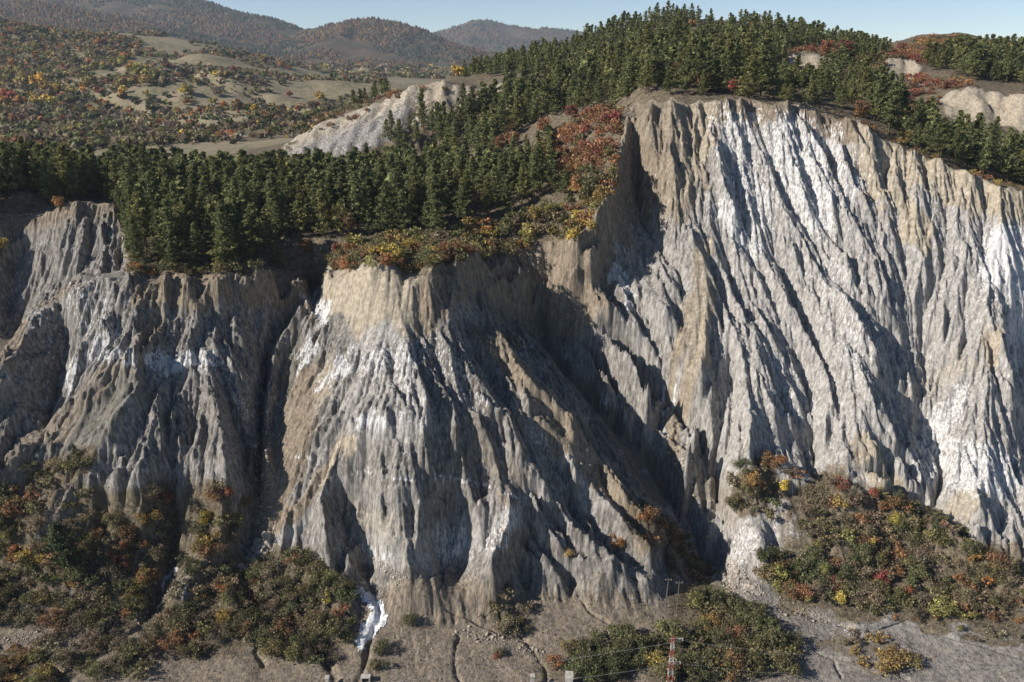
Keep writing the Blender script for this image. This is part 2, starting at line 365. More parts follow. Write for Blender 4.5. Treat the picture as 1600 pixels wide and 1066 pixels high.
UVC = [
 # second pale cliff beyond the pine plateau: foot, then top
 [(440,236,330),(500,234,322),(560,224,318),(620,206,318),(690,176,322),(720,166,326),(780,162,320),(840,150,318)],
 [(440,226,332),(462,221,336),(500,192,340),(545,175,341),(600,155,340),(650,133,338),(685,123,337),(715,131,334),(735,150,332),(770,133,330),(800,128,329),(845,120,326),(880,118,322)],
 [(480,200,365),(560,165,370),(640,138,385),(720,122,395),(850,84,400),(930,58,400),(1000,34,390),(1060,24,390),(1130,28,385),(1200,40,380),(1300,68,370),(1400,92,360)],
 [(700,118,350),(800,112,345),(900,95,330)],
 [(1000,90,262),(1080,84,275),(1150,82,282),(1210,90,290)],
 [(1000,132,212),(1100,126,214),(1200,130,214),(1300,142,214),(1370,185,205),(1425,222,196)],
 [(860,300,185),(890,240,205),(930,185,200)],
 [(800,290,215),(840,238,232),(900,200,226),(950,160,222)],
 [(700,262,270),(780,240,262),(850,200,258)],
 [(1218,96,302),(1240,84,302),(1262,79,302),(1290,85,301),(1312,96,300)],
 [(1214,104,296),(1262,114,292),(1310,106,296)],
 [(1374,96,292),(1392,88,292),(1412,86,292),(1432,97,289),(1448,112,285)],
 [(1376,112,285),(1396,135,280),(1418,140,278),(1444,122,280)],
 [(1452,124,272),(1475,112,273),(1495,120,270)],
 [(1456,130,268),(1494,128,266)],
 [(1464,160,252),(1485,145,252),(1520,133,251),(1552,140,249),(1562,160,246)],
 [(1464,182,243),(1500,194,240),(1552,200,238),(1566,182,240)],
 [(1568,170,243),(1590,145,243),(1640,132,243),(1720,130,240)],
 [(1568,205,232),(1620,216,228),(1740,222,222)],
 [(1445,225,205),(1500,250,200),(1560,270,198),(1700,300,190)],
 [(1360,86,440),(1400,64,470),(1440,54,480),(1500,50,485),(1560,62,485),(1620,74,480),(1720,84,470)],
 [(1500,105,300),(1600,110,300),(1720,112,300)],
 [(1330,120,270),(1400,165,255),(1450,175,245)],
]
for c in UVC: contour(c)
for c in [
 [(-300,190,-27),(-160,186,-28),(-110,190,-30)],
 [(-70,186,-38),(-40,175,-38),(-10,175,-36)],
 [(-300,250,-34),(-160,250,-37),(-80,250,-39),(-30,240,-38),(0,230,-36)],
 [(-300,330,-66),(-160,335,-68),(-100,318,-66),(-60,300,-52),(-20,290,-40)],
 [(-300,420,-58),(-160,430,-56),(-90,420,-46)],
 [(-300,540,-44),(-120,540,-46),(0,540,-44),(120,540,-38),(240,540,-28),(380,540,-25)],
 [(-60,460,-40),(20,450,-22),(90,450,-14),(160,440,-20)],
 [(-300,40,-87),(0,40,-87),(380,40,-87)],
 [(-300,100,-86),(-200,105,-84)], [(380,100,-86),(240,105,-84)],
 [(-300,130,-72),(-220,125,-72)], [(380,150,-52),(260,140,-55)],
 [(380,190,-22),(260,180,-22)], [(380,240,-12),(300,240,-12)], [(380,300,-4),(300,300,-4)],
]: contour(c, True)
acc = acc.reshape(gh, gw); cnt = cnt.reshape(gh, gw)
def fill(acc, cnt, its=(30, 60)):
    """push-pull fill of the empty cells followed by relaxation (a membrane through the contours)"""
    val = np.where(cnt > 0, acc / np.maximum(cnt, 1e-9), 0)
    if min(val.shape) <= 12 or (cnt > 0).all():
        m = val[cnt > 0].mean()
        out = np.where(cnt > 0, val, m)
        for _ in range(200):
            b = np.pad(out, 1, mode='edge'); b = (b[:-2, 1:-1] + b[2:, 1:-1] + b[1:-1, :-2] + b[1:-1, 2:]) / 4
            out = np.where(cnt > 0, val, b)
        return out
    h, w = val.shape
    h2, w2 = (h + 1) // 2, (w + 1) // 2
    k = (cnt > 0).astype(float)
    P = np.pad(val * k, ((0, h2 * 2 - h), (0, w2 * 2 - w))); K = np.pad(k, ((0, h2 * 2 - h), (0, w2 * 2 - w)))
    a2 = P.reshape(h2, 2, w2, 2).sum((1, 3)); k2 = K.reshape(h2, 2, w2, 2).sum((1, 3))
    up = fill(a2, k2, its)
    yy, xx = np.mgrid[0:h, 0:w]
    out = bilin(up, (xx - .5) / 2, (yy - .5) / 2)
    out = np.where(cnt > 0, val, out)
    n = its[0] if h > 600 else its[1]
    for _ in range(n):
        b = np.pad(out, 1, mode='edge'); b = (b[:-2, 1:-1] + b[2:, 1:-1] + b[1:-1, :-2] + b[1:-1, 2:]) / 4
        out = np.where(cnt > 0, val, b)
    return out
MAC = fill(acc, cnt)
facecell = cnt > 0.5
print('macro', time.time() - T0)
def macro(x, y):
    return bilin(MAC, (x - GX0) / GS, (y - GY0) / GS)
MACS = blur(MAC, 10)
def macro_s(x, y):
    return bilin(MACS, (x - GX0) / GS, (y - GY0) / GS)

# ---------------------------------------------------------------- fine grid of the badlands
def grid_mesh(name, X, Y, Z, keep, attrs, mat, kind='structure'):
    h, w = X.shape
    kq = keep[:-1, :-1] | keep[1:, :-1] | keep[:-1, 1:] | keep[1:, 1:]
    idx = np.arange(h * w).reshape(h, w)
    q = np.stack([idx[:-1, :-1], idx[:-1, 1:], idx[1:, 1:], idx[1:, :-1]], -1)[kq]
    used = np.zeros(h * w, bool); used[q.ravel()] = True
    remap = np.cumsum(used) - 1
    q = remap[q].astype(np.int32)
    co = np.stack([X, Y, Z], -1).reshape(-1, 3)[used].astype(np.float32)
    me = bpy.data.meshes.new(name)
    me.vertices.add(len(co)); me.vertices.foreach_set('co', co.ravel())
    n = len(q)
    me.loops.add(n * 4); me.loops.foreach_set('vertex_index', q.ravel())
    me.polygons.add(n); me.polygons.foreach_set('loop_start', np.arange(0, n * 4, 4, dtype=np.int32))
    me.polygons.foreach_set('use_smooth', np.ones(n, bool))
    me.update(calc_edges=True)
    for an, arr in attrs.items():
        at = me.attributes.new(an, 'FLOAT_COLOR', 'POINT')
        c = arr.reshape(-1, 4)[used].astype(np.float32)
        at.data.foreach_set('color', c.ravel())
    me.materials.append(mat)
    o = bpy.data.objects.new(name, me); COL.objects.link(o)
    if kind: o['kind'] = kind
    return o
NX0, NX1, NY0, NY1 = -150.0, 176.0, 76.0, 214.0
ND = 0.205
nx, ny = int((NX1 - NX0) / ND) + 1, int((NY1 - NY0) / ND) + 1
xs1 = NX0 + np.arange(nx) * ND; ys1 = NY0 + np.arange(ny) * ND
FX, FY = np.meshgrid(xs1, ys1)
FZ = macro(FX, FY)
inface = bilin(blur(facecell.astype(float), 2), (FX - GX0) / GS, (FY - GY0) / GS)
def slope_of(z, d, n=6):
    b = blur(z, n); gy, gx = np.gradient(b, d, d); return np.hypot(gx, gy)
FZ = blur(FZ, 1)
sl = slope_of(FZ, ND, 14)
pu, pv = UV(FX, FY, FZ)
steep = np.clip((sl - 0.28) / 0.4, 0, 1)
rimv = np.interp(pu, U1, RIM_V)
below = np.clip((pv - rimv + 2) / 10.0, 0, 1)
below = np.where((pu < 205) & (FY > 150) , np.clip((pv - rimv + 2) / 10, 0, 1), below)
mask = steep * below
# how strongly each area is dissected (the brown aprons and screes are smoother)
def blob(pts, r, soft=.5):
    d = dist_line(pu, pv, pts, 1.0)
    return np.clip(1 - (d - r * (1 - soft)) / (r * soft + 1e-6), 0, 1)
SMOOTH = np.zeros_like(FZ)
for pts, r, a in [
  ([(540,440),(560,500)], 60, .75), ([(620,440),(610,500)], 55, .75),
  ([(500,600),(440,700),(425,780)], 38, .6),
  ([(1090,400),(1088,500),(1078,600),(1050,680)], 24, .85),
  ([(800,575),(860,650),(920,740),(970,800)], 22, .5),
  ([(820,480),(880,560),(960,660),(1040,770)], 26, .6),
  ([(170,620),(120,690)], 40, .45),
  ([(1180,190),(1200,210)], 30, .4),
  ([(880,420),(890,500)], 22, .6),
  ([(700,960),(900,960),(1000,900)], 60, .5),
]:
    SMOOTH = np.maximum(SMOOTH, a * blob(pts, r))
for pts, r, a in [
  ([(1180,800),(1300,840),(1400,880),(1600,950)], 75, .85), ([(1200,760),(1320,790)], 40, .7),
  ([(0,870),(120,850),(240,850)], 75, .7), ([(330,830),(340,960)], 55, .7), ([(440,920),(500,950)], 60, .8), ([(100,940),(400,990)], 70, .8),
]:
    SMOOTH = np.maximum(SMOOTH, a * blob(pts, r, .4))
mask = mask * np.clip((np.interp(pu, [0, 400, 700, 1000, 1100, 1600], [930, 905, 895, 915, 900, 950]) + (fbm(FX / 5, FY / 5, 2, 5) - .5) * 50 + 12 - pv) / 70, .08, 1)
right = np.clip((pu - 1060) / 80, 0, 1)
mask = mask * (1 - SMOOTH)
# how the ribs run across the picture: sideways per downward step, read off the photograph
FLOWS = [(1150,300,.34),(1250,260,.42),(1300,420,.46),(1200,450,.44),(1230,600,.40),(1330,600,.34),(1400,640,.30),(1130,660,.05),(1170,700,0),(1420,420,.12),(1400,520,.05),(1480,480,-.3),(1460,600,-.28),(1500,640,-.35),(1520,540,-.3),(1590,620,.3),
 (1400,300,.15),(1500,340,.1),(1600,420,.1),(1450,720,-.1),(1550,760,.1),(1380,740,.4),(1290,700,.15),(1030,250,.12),(1080,330,0),(1080,500,-.05),(1060,620,-.2),(900,440,.28),(960,500,.5),(1000,580,.45),(930,600,.55),(1040,450,.3),
 (560,450,-.42),(620,460,-.12),(700,450,.15),(760,470,.3),(480,560,-.6),(500,640,-.75),(450,720,-.7),(560,620,-.4),(470,800,-.6),(600,620,-.12),(650,600,.12),(700,600,.28),(760,620,.5),(820,600,.75),(880,700,.75),(950,790,.7),(830,720,.4),
 (600,740,0),(680,740,.12),(740,740,.1),(560,820,.2),(620,830,.15),(700,830,-.1),(760,830,-.25),(840,850,.5),(930,870,.7),
 (40,540,-1.0),(100,620,-.8),(150,560,-.6),(180,640,-.8),(60,720,-.9),(230,500,-.4),(240,620,-.25),(290,620,-.08),(340,560,.15),(350,660,.15),(390,600,.5),(300,480,-.1),(230,720,-.25),(340,720,.1),(130,760,-.7),(120,370,-.4),(160,350,-.2),(60,400,-.5),(430,600,.2)]
fn_ = np.zeros_like(FZ); fd_ = np.full_like(FZ, 1e-9)
for a, b, c in FLOWS:
    w_ = 1 / (((pu - a) ** 2 + ((pv - b) * .8) ** 2) + 300.0) ** 1.5; fn_ += w_ * c; fd_ += w_
fs = 1.4 * (fn_ / fd_ - (pu - 800) / (pv + 2900)); fl = np.hypot(fs, 1)
FLOW = (fs / fl, -1 / fl)
TRI = []
for lam, am, seed, gb in [(9.0, 0.75, 1, 22), (4.6, 0.70, 2, 12), (2.4, 0.50, 3, 7), (1.25, 0.32, 4, 5), (.8, .15, 5, 3)]:
    m = mask if lam > 3 else np.maximum(mask, steep * below * .45)
    FZ, h = erode(FZ, FX, FY, ND, ND, lam, am, m, seed * 7, sharp=1.0 if lam > 2 else -1, gblur=gb, flow=FLOW, fw=.85 if lam > 3 else .6 if lam > 2 else .35)
    TRI.append(h)
print('erosion', time.time() - T0)
# bedding: harder and softer beds make small ledges; then slumps and clods
bed = FZ + (fbm(FX / 12, FY / 12, 3, 6) - .5) * 5 + FX * .05
FZ += mask * (.16 * np.sin(bed * 2.3) + .10 * np.sin(bed * 5.1 + 1) + .05 * np.sin(bed * 11.3)) * np.clip(fbm(FX / 6, FY / 6, 2, 3) * 3 - .9, 0, 1)
FZ += (fbm(FX / 9, FY / 9, 4, 1) - .5) * 1.5 * (1 - below * .4) + (fbm(FX / 1.7, FY / 1.7, 3, 2) - .5) * .34 * (1 - .6 * mask)
pu, pv = UV(FX, FY, FZ)
def carve(pts, w, dep):
    global FZ
    m = (FY < 150)
    w = w * .7; dep = dep * .5
    wob = (fbm(FX / 2.2, FY / 2.2, 3, 3) - .5) * 16
    d = dist_line(pu[m] + wob[m], pv[m], pts, 1.3)
    FZ[m] -= dep * np.exp(-(d / w) ** 2) * (.35 + 1.1 * vnoise(FX[m] / 3, FY[m] / 3, 5))
WASHES = [
 ([(668,800),(682,868),(690,905),(688,930),(700,950),(735,968),(790,992),(840,1008)], 4.5, 1.1),
 ([(600,858),(625,890),(648,905),(672,900),(700,880),(740,850)], 4, .8),
 ([(718,992),(708,1020),(712,1050),(722,1075)], 4, .9),
 ([(815,992),(835,1020),(850,1040),(860,1075)], 5, .9),
 ([(900,925),(925,955),(950,975),(985,990)], 4, .8),
 ([(1060,880),(1130,905),(1200,935),(1270,962),(1320,975),(1358,1000)], 5, 1.3),
 ([(1110,890),(1150,925),(1190,955),(1240,975)], 3.5, .9),
 ([(1358,985),(1400,975),(1440,978)], 3, .9),
 ([(1440,985),(1500,1000),(1600,1030)], 3, .7),
 ([(1265,1012),(1300,1030),(1310,1060)], 3, .8), ([(1310,1030),(1380,1042),(1420,1062)], 3, .7),
 ([(275,810),(268,880),(250,935),(222,975),(190,1000)], 6, 1.4),
 ([(0,1008),(60,1020),(95,1045),(112,1075)], 9, 2.4),
 ([(575,900),(590,940),(592,965),(575,1010),(562,1070)], 7, 1.6),
 ([(395,940),(398,1000),(410,1040)], 6, 1.2),
 ([(420,880),(560,905),(600,960)], 5, .5),
 ([(215,985),(260,1005),(300,1020)], 3, .5),
 ([(500,1010),(520,1050),(530,1075)], 12, 2.0),
 ([(1175,905),(1120,880),(1090,850)], 5, .9),
]
for a in WASHES: carve(*a)
for pts in [[(608,1000),(612,1060)],[(628,985),(632,1050)],[(645,990),(652,1060)],[(668,985),(676,1050)],[(690,1040),(694,1066)],[(735,1010),(745,1060)]]:
    carve(pts, 2.0, .22)
# low swells of the dry grey flats at the lower right
FZ += .5 * (fbm(FX / 5 + FY / 9, FY / 4, 2, 3) - .5) * np.clip((112 - FY) / 6, 0, 1)
pu, pv = UV(FX, FY, FZ)

def fine(x, y):
    return bilin(FZ, (np.asarray(x, float) - NX0) / ND, (np.asarray(y, float) - NY0) / ND)
# ---------------------------------------------------------------- wider grids: hills beyond
MD = 0.95
mx, my = int((GX1 - 2 - GX0 - 2) / MD), int((GY1 - 2 - 60) / MD)
HX, HY = np.meshgrid(GX0 + 2 + np.arange(mx) * MD, 60 + np.arange(my) * MD)
HZ = macro(HX, HY)
hu, hv = UV(HX, HY, HZ)
hsl = slope_of(HZ, MD, 3)
hst = np.clip((hsl - .45) / .35, 0, 1) * (HY > 212)
for lam, am, seed, gb in [(14, 1.5, 31, 3), (7, 1.0, 35, 2), (3.6, .55, 39, 1)]:
    HZ, _ = erode(HZ, HX, HY, MD, MD, lam, am, hst, seed, gblur=gb)
HZ += (fbm(HX / 30, HY / 30, 4, 2) - .5) * 3.0 * (1 - hst) * np.clip((HY - 205) / 20, 0, 1)
inner = (HX > NX0 + 1) & (HX < NX1 - 1) & (HY > NY0 + 1) & (HY < NY1 - 1)
def hill(x, y):
    return bilin(HZ, (np.asarray(x, float) - HX[0, 0]) / MD, (np.asarray(y, float) - 60) / MD)
def ground(x, y):
    x = np.asarray(x, float); y = np.asarray(y, float)
    m = (x > NX0 + .5) & (x < NX1 - .5) & (y > NY0 + .5) & (y < NY1 - .5)
    return np.where(m, fine(x, y), hill(x, y))
# ---------------------------------------------------------------- materials
def new_mat(name):
    m = bpy.data.materials.new(name); m.use_nodes = True
    nt = m.node_tree; nt.nodes.clear()
    out = nt.nodes.new('ShaderNodeOutputMaterial')
    b = nt.nodes.new('ShaderNodeBsdfPrincipled')
    b.inputs['Roughness'].default_value = .95
    b.inputs['Specular IOR Level'].default_value = .15
    nt.links.new(b.outputs[0], out.inputs[0])
    return m, nt, b
def N(nt, t, **kw):
    n = nt.nodes.new(t)
    for k, v in kw.items(): setattr(n, k, v)
    return n
def mixc(nt, f, a, b, mode='MIX'):
    n = N(nt, 'ShaderNodeMix', data_type='RGBA', blend_type=mode)
    for s, v in ((0, f), (6, a), (7, b)):
        if isinstance(v, (int, float)): n.inputs[s].default_value = v
        elif isinstance(v, tuple): n.inputs[s].default_value = (*v, 1)
        else: nt.links.new(v, n.inputs[s])
    return n.outputs[2]
def math_(nt, op, a, b=None, c=None, clamp=False):
    n = N(nt, 'ShaderNodeMath', operation=op, use_clamp=clamp)
    for i, v in enumerate((a, b, c)):
        if v is None: continue
        if isinstance(v, (int, float)): n.inputs[i].default_value = v
        else: nt.links.new(v, n.inputs[i])
    return n.outputs[0]
def noise(nt, vec, scale, detail=4, rough=.6, dist=0.0):
    n = N(nt, 'ShaderNodeTexNoise'); n.inputs['Scale'].default_value = scale
    n.inputs['Detail'].default_value = detail; n.inputs['Roughness'].default_value = rough; n.inputs['Distortion'].default_value = dist
    nt.links.new(vec, n.inputs['Vector']); return n.outputs[0]
def mapped(nt, sc):
    g = N(nt, 'ShaderNodeNewGeometry'); m = N(nt, 'ShaderNodeVectorMath', operation='MULTIPLY')
    nt.links.new(g.outputs['Position'], m.inputs[0]); m.inputs[1].default_value = sc
    return m.outputs[0]
def thr(nt, v, lo, hi):
    n = N(nt, 'ShaderNodeMapRange'); n.interpolation_type = 'SMOOTHSTEP'
    nt.links.new(v, n.inputs[0]); n.inputs[1].default_value = lo; n.inputs[2].default_value = hi
    return n.outputs[0]
def ground_mat(name='badland_earth'):
    m, nt, b = new_mat(name)
    iso = mapped(nt, (1, 1, 1)); stk = mapped(nt, (1, .75, .22))
    a1 = N(nt, 'ShaderNodeAttribute', attribute_name='cover_a'); a2 = N(nt, 'ShaderNodeAttribute', attribute_name='cover_b')
    s1 = N(nt, 'ShaderNodeSeparateColor'); nt.links.new(a1.outputs[0], s1.inputs[0])
    s2 = N(nt, 'ShaderNodeSeparateColor'); nt.links.new(a2.outputs[0], s2.inputs[0])
    soil, salt, litter = s1.outputs; light, dark, tan = s2.outputs
    n_big = noise(nt, iso, .22, 5, .62); n_mid = noise(nt, iso, 1.1, 5, .65); n_fine = noise(nt, iso, 5.0, 3, .7)
    n_st = noise(nt, stk, 1.9, 5, .68, .4); n_rill = noise(nt, mapped(nt, (1, .5, .10)), 4.2, 4, .72, .3); n_grit = noise(nt, iso, 11.0, 2, .7)
    def grad(a, n1, n2, k1=.7, k2=.45, lo=.42, hi=.68):
        v = math_(nt, 'MULTIPLY_ADD', math_(nt, 'SUBTRACT', n1, .5), k1, a)
        v = math_(nt, 'MULTIPLY_ADD', math_(nt, 'SUBTRACT', n2, .5), k2, v)
        return thr(nt, v, lo, hi)
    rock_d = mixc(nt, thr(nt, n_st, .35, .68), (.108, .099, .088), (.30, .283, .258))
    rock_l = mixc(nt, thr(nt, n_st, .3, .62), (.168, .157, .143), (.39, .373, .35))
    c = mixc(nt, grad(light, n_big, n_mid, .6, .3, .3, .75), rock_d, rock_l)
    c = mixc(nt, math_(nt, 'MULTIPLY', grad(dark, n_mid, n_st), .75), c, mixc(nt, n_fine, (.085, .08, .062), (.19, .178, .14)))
    soilc = mixc(nt, thr(nt, n_st, .3, .7), (.12, .098, .074), (.29, .24, .18))
    soilc = mixc(nt, grad(tan, n_big, n_mid, .5, .4, .35, .7), soilc, mixc(nt, thr(nt, n_mid, .3, .7), (.26, .22, .165), (.42, .37, .29)))
    c = mixc(nt, grad(soil, n_mid, n_st, .8, .8, .26, .72), c, soilc)
    c = mixc(nt, math_(nt, 'MULTIPLY', grad(salt, n_mid, n_rill, 1.1, 2.3, .46, .86), .88), c, mixc(nt, n_fine, (.44, .435, .425), (.68, .68, .68)))
    lit = mixc(nt, thr(nt, n_mid, .3, .7), (.07, .057, .040), (.20, .165, .115))
    c = mixc(nt, grad(litter, n_mid, n_fine, .8, .3, .35, .6), c, lit)
    sp = thr(nt, math_(nt, 'ADD', math_(nt, 'MULTIPLY', n_rill, .6), math_(nt, 'MULTIPLY', n_grit, .4)), .36, .64)
    c = mixc(nt, 1.0, c, mixc(nt, sp, (.70, .70, .70), (1.26, 1.25, 1.24)), 'MULTIPLY')
    nt.links.new(c, b.inputs['Base Color'])
    bu = N(nt, 'ShaderNodeBump'); bu.inputs['Strength'].default_value = .7; bu.inputs['Distance'].default_value = .20
    hh = math_(nt, 'MULTIPLY_ADD', n_rill, 1.3, math_(nt, 'MULTIPLY_ADD', n_grit, .4, n_st))
    nt.links.new(hh, bu.inputs['Height']); nt.links.new(bu.outputs[0], b.inputs['Normal'])
    return m
def leaf_mat(name, var=.55, blend=0.0):
    """foliage: the colour sits on the object, each leaf clump differs a little"""
    m, nt, b = new_mat(name)
    oi = N(nt, 'ShaderNodeObjectInfo'); g = N(nt, 'ShaderNodeNewGeometry')
    at = N(nt, 'ShaderNodeAttribute', attribute_name='leaf_tint')
    base = mixc(nt, 1.0, oi.outputs['Color'], at.outputs[0], 'MULTIPLY')
    if blend:      # neighbouring plants grow into each other: drifts of one tone cross several of them
        nz = noise(nt, mapped(nt, (1, 1, 1)), .9, 4, .6); nz2 = noise(nt, mapped(nt, (1, 1, 1)), .35, 3, .6)
        base = mixc(nt, math_(nt, 'MULTIPLY', thr(nt, nz, .42, .66), blend), base, mixc(nt, thr(nt, nz2, .4, .6), (.17, .145, .105), (.15, .15, .08)))
    k = N(nt, 'ShaderNodeMapRange'); nt.links.new(g.outputs['Random Per Island'], k.inputs[0])
    k.inputs[3].default_value = 1 - var; k.inputs[4].default_value = 1 + var
    v = N(nt, 'ShaderNodeVectorMath', operation='SCALE'); nt.links.new(base, v.inputs[0]); nt.links.new(k.outputs[0], v.inputs[3])
    nt.links.new(v.outputs[0], b.inputs['Base Color'])
    b.inputs['Roughness'].default_value = .7
    tr = N(nt, 'ShaderNodeBsdfTranslucent'); nt.links.new(v.outputs[0], tr.inputs[0])
    mx = N(nt, 'ShaderNodeMixShader'); mx.inputs[0].default_value = .32
    out = [n for n in nt.nodes if n.type == 'OUTPUT_MATERIAL'][0]
    nt.links.new(b.outputs[0], mx.inputs[1]); nt.links.new(tr.outputs[0], mx.inputs[2]); nt.links.new(mx.outputs[0], out.inputs[0])
    return m
def plain(name, c1, c2, scale=3.0, rough=.9, bump=0, metal=0):
    m, nt, b = new_mat(name)
    n = noise(nt, mapped(nt, (1, 1, 1)), scale, 5, .65)
    nt.links.new(mixc(nt, thr(nt, n, .3, .7), c1, c2), b.inputs['Base Color'])
    b.inputs['Roughness'].default_value = rough; b.inputs['Metallic'].default_value = metal
    if bump:
        bu = N(nt, 'ShaderNodeBump'); bu.inputs['Distance'].default_value = bump; nt.links.new(n, bu.inputs['Height']); nt.links.new(bu.outputs[0], b.inputs['Normal'])
    return m
M_EARTH = ground_mat()
M_LEAF = leaf_mat('foliage', .55, .75)
M_FLEAF = leaf_mat('distant_foliage', .5)
M_NEEDLE = leaf_mat('pine_needles', .5)
M_BARK = plain('bark', (.05, .035, .025), (.13, .09, .06), 6)
M_TWIG = plain('grey_twigs', (.10, .085, .07), (.22, .19, .16), 5)
M_STONE = plain('boulder_stone', (.20, .17, .14), (.44, .39, .33), 1.5, bump=.05)

# ---------------------------------------------------------------- what covers the near ground
def rc(pts, r, a, soft=.6):
    d = dist_line(pu + wobx, pv + woby, pts, .8)
    return a * np.clip(1 - (d - r * (1 - soft)) / (r * soft + 1e-6), 0, 1)
wobx = (fbm(FX / 4, FY / 4, 3, 1) - .5) * 64; woby = (fbm(FX / 4 + 50, FY / 4, 4, 2) - .5) * 64
soil = np.zeros_like(FZ); salt = np.full_like(FZ, .13); litter = np.zeros_like(FZ); dark = np.zeros_like(FZ); tan = np.zeros_like(FZ)
drop = pv - np.interp(pu, U1, RIM_V)
hb = np.interp(pu, [-300, 160, 200, 330, 500, 560, 640, 720, 900, 960, 1100, 1130, 1330, 1380, 1480, 1600, 1900], [12, 20, 62, 60, 62, 118, 112, 90, 150, 225, 150, 52, 42, 60, 70, 52, 50])
soil = np.clip(1.15 - np.clip(drop, 0, None) / hb + (fbm(FX / 3, FY / 3, 3, 3) - .5) * .9, 0, 1) * (drop > -60)
soil = np.clip((soil - .12) * 2.4, 0, 1)
soil = np.where((pu < 205) & (pu > 0) & (drop > 0), np.clip(.9 - drop / 60, 0, .9), soil)
SOIL = [([(1090,390),(1088,500),(1078,600),(1050,690)], 34, .75), ([(764,530),(830,605),(888,670),(925,730),(985,800)], 34, .8),
 ([(880,400),(890,500)], 34, .9), ([(905,420),(915,500)], 22, .8), ([(500,590),(450,690),(425,790)], 42, .75), ([(405,700),(392,840)], 26, .6), ([(690,780),(740,700),(800,760)], 40, .45), ([(560,800),(640,850)], 36, .4), ([(560,690),(500,760),(425,830)], 16, .9),
 ([(255,440),(240,520),(150,610),(60,690),(-20,740)], 26, .55), ([(90,770),(40,830)], 40, .5), ([(130,740),(100,790)], 22, .5), ([(1040,180),(1050,300)], 70, .7),
 ([(840,650),(860,700)], 28, .6), ([(800,660),(812,700)], 20, .5), ([(740,650),(745,690)], 30, .4), ([(960,760),(1000,830)], 40, .65), ([(800,840),(780,900)], 40, .6),
 ([(1350,705),(1400,770)], 34, .75), ([(1555,520),(1540,560)], 22, .7), ([(1500,560),(1430,620)], 30, .45), ([(1530,760),(1500,800)], 26, .6), ([(1110,760),(1150,800)], 34, .5), ([(1240,800),(1230,850)], 30, .5),
 ([(1390,290),(1440,370)], 30, .8), ([(1340,250),(1365,300)], 20, .7), ([(30,500),(0,560)], 20, .6), ([(60,480),(120,450)], 12, .7), ([(1590,860),(1600,900)], 30, .8)]
for p in SOIL: soil = np.maximum(soil, rc(*p))
soil = np.maximum(soil, np.clip((pv - np.interp(pu, [0, 400, 560, 640, 900, 1100, 1600], [900, 920, 905, 850, 880, 900, 960])) / 60, 0, 1) * np.interp(pu, [0, 700, 1000, 1250, 1600], [.62, .64, .6, .42, .38]))
SALT = [([(130,470),(160,540)], 45, .5), ([(150,540),(190,560)], 24, .75), ([(245,560),(320,570)], 26, .8), ([(490,468),(498,490)], 22, .95), ([(465,570),(480,540)], 18, .8), ([(515,595),(535,560)], 20, .8),
 ([(570,560),(640,570)], 40, .6), ([(640,540),(640,640)], 40, .5), ([(570,650),(600,655)], 22, .7), ([(690,550),(740,640)], 30, .45), ([(120,570),(105,600)], 18, .7), ([(600,880),(608,890)], 20, .8), ([(720,850),(700,870)], 30, .6), ([(800,800),(770,840)], 26, .6),
 ([(1150,200),(1180,330)], 46, .55), ([(1240,220),(1270,330)], 60, .6), ([(1300,220),(1330,300)], 34, .5), ([(1130,330),(1180,380)], 30, .6), ([(1200,560),(1260,650)], 30, .4), ([(1570,400),(1620,460)], 60, .85), ([(1600,500),(1600,560)], 30, .7), ([(1500,640),(1450,700)], 34, .6),
 ([(1480,720),(1560,740)], 50, .65), ([(1300,440),(1360,560)], 60, .35), ([(1040,620),(1030,690)], 14, .7), ([(960,420),(985,465)], 14, .8), ([(940,620),(960,640)], 16, .5), ([(860,730),(840,700)], 20, .5), ([(1170,850),(1150,880)], 30, .45), ([(1000,900),(1020,930)], 22, .6),
 ([(60,500),(90,560)], 30, .4), ([(345,560),(400,640)], 30, .45), ([(600,960),(640,975)], 12, .3), ([(400,850),(380,885)], 10, .5)]
for p in SALT: salt = np.maximum(salt, rc(*p))
salt = salt * np.clip((900 - pv) / 60 + .3, .3, 1) + .12 * np.clip((pu - 1080) / 60, 0, 1) * (drop > 20)
# thin white salt seam across the middle, and fainter ones that follow the bedding
wv = (fbm(FX / 5, FY / 5, 2, 2) - .5) * 10
rough_ = (fbm(FX / .9, FY / .9, 2, 4) - .5) * 9
for pts, r, a in [([(545,738),(600,742),(640,748),(700,745),(740,752),(790,768),(810,778)], 3, .72), ([(630,705),(652,708)], 3, .9), ([(690,752),(735,750)], 3, .9), ([(460,715),(500,725)], 4, .6), ([(565,655),(600,660)], 7, 1.2),
  ([(1120,430),(1240,425),(1400,450),(1600,470)], 3.5, .5), ([(1130,300),(1250,300),(1330,310)], 3, .6), ([(250,585),(320,560)], 6, 1.0), ([(190,565),(212,560)], 6, 1.0)]:
    d = dist_line(pu, pv + wv + rough_, pts, 1)
    salt = np.maximum(salt, a * np.clip(1.4 - d / r, 0, 1) * np.clip(.25 + 1.5 * fbm(FX / 2.2, FY / 2.2, 3, 7), .2, 1))
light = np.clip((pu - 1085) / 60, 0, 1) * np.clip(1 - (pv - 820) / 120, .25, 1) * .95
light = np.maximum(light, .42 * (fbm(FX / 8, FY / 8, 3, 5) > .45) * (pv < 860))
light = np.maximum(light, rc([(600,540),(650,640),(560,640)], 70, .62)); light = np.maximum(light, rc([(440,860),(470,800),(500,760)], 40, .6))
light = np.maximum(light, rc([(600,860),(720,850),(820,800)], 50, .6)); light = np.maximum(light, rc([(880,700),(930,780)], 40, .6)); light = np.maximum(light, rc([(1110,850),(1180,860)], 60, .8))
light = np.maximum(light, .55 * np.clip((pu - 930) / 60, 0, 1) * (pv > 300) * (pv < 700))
light = np.maximum(light, .5 * np.clip((pv - 955) / 20, 0, 1) * np.clip((pu - 1180) / 80, 0, 1))
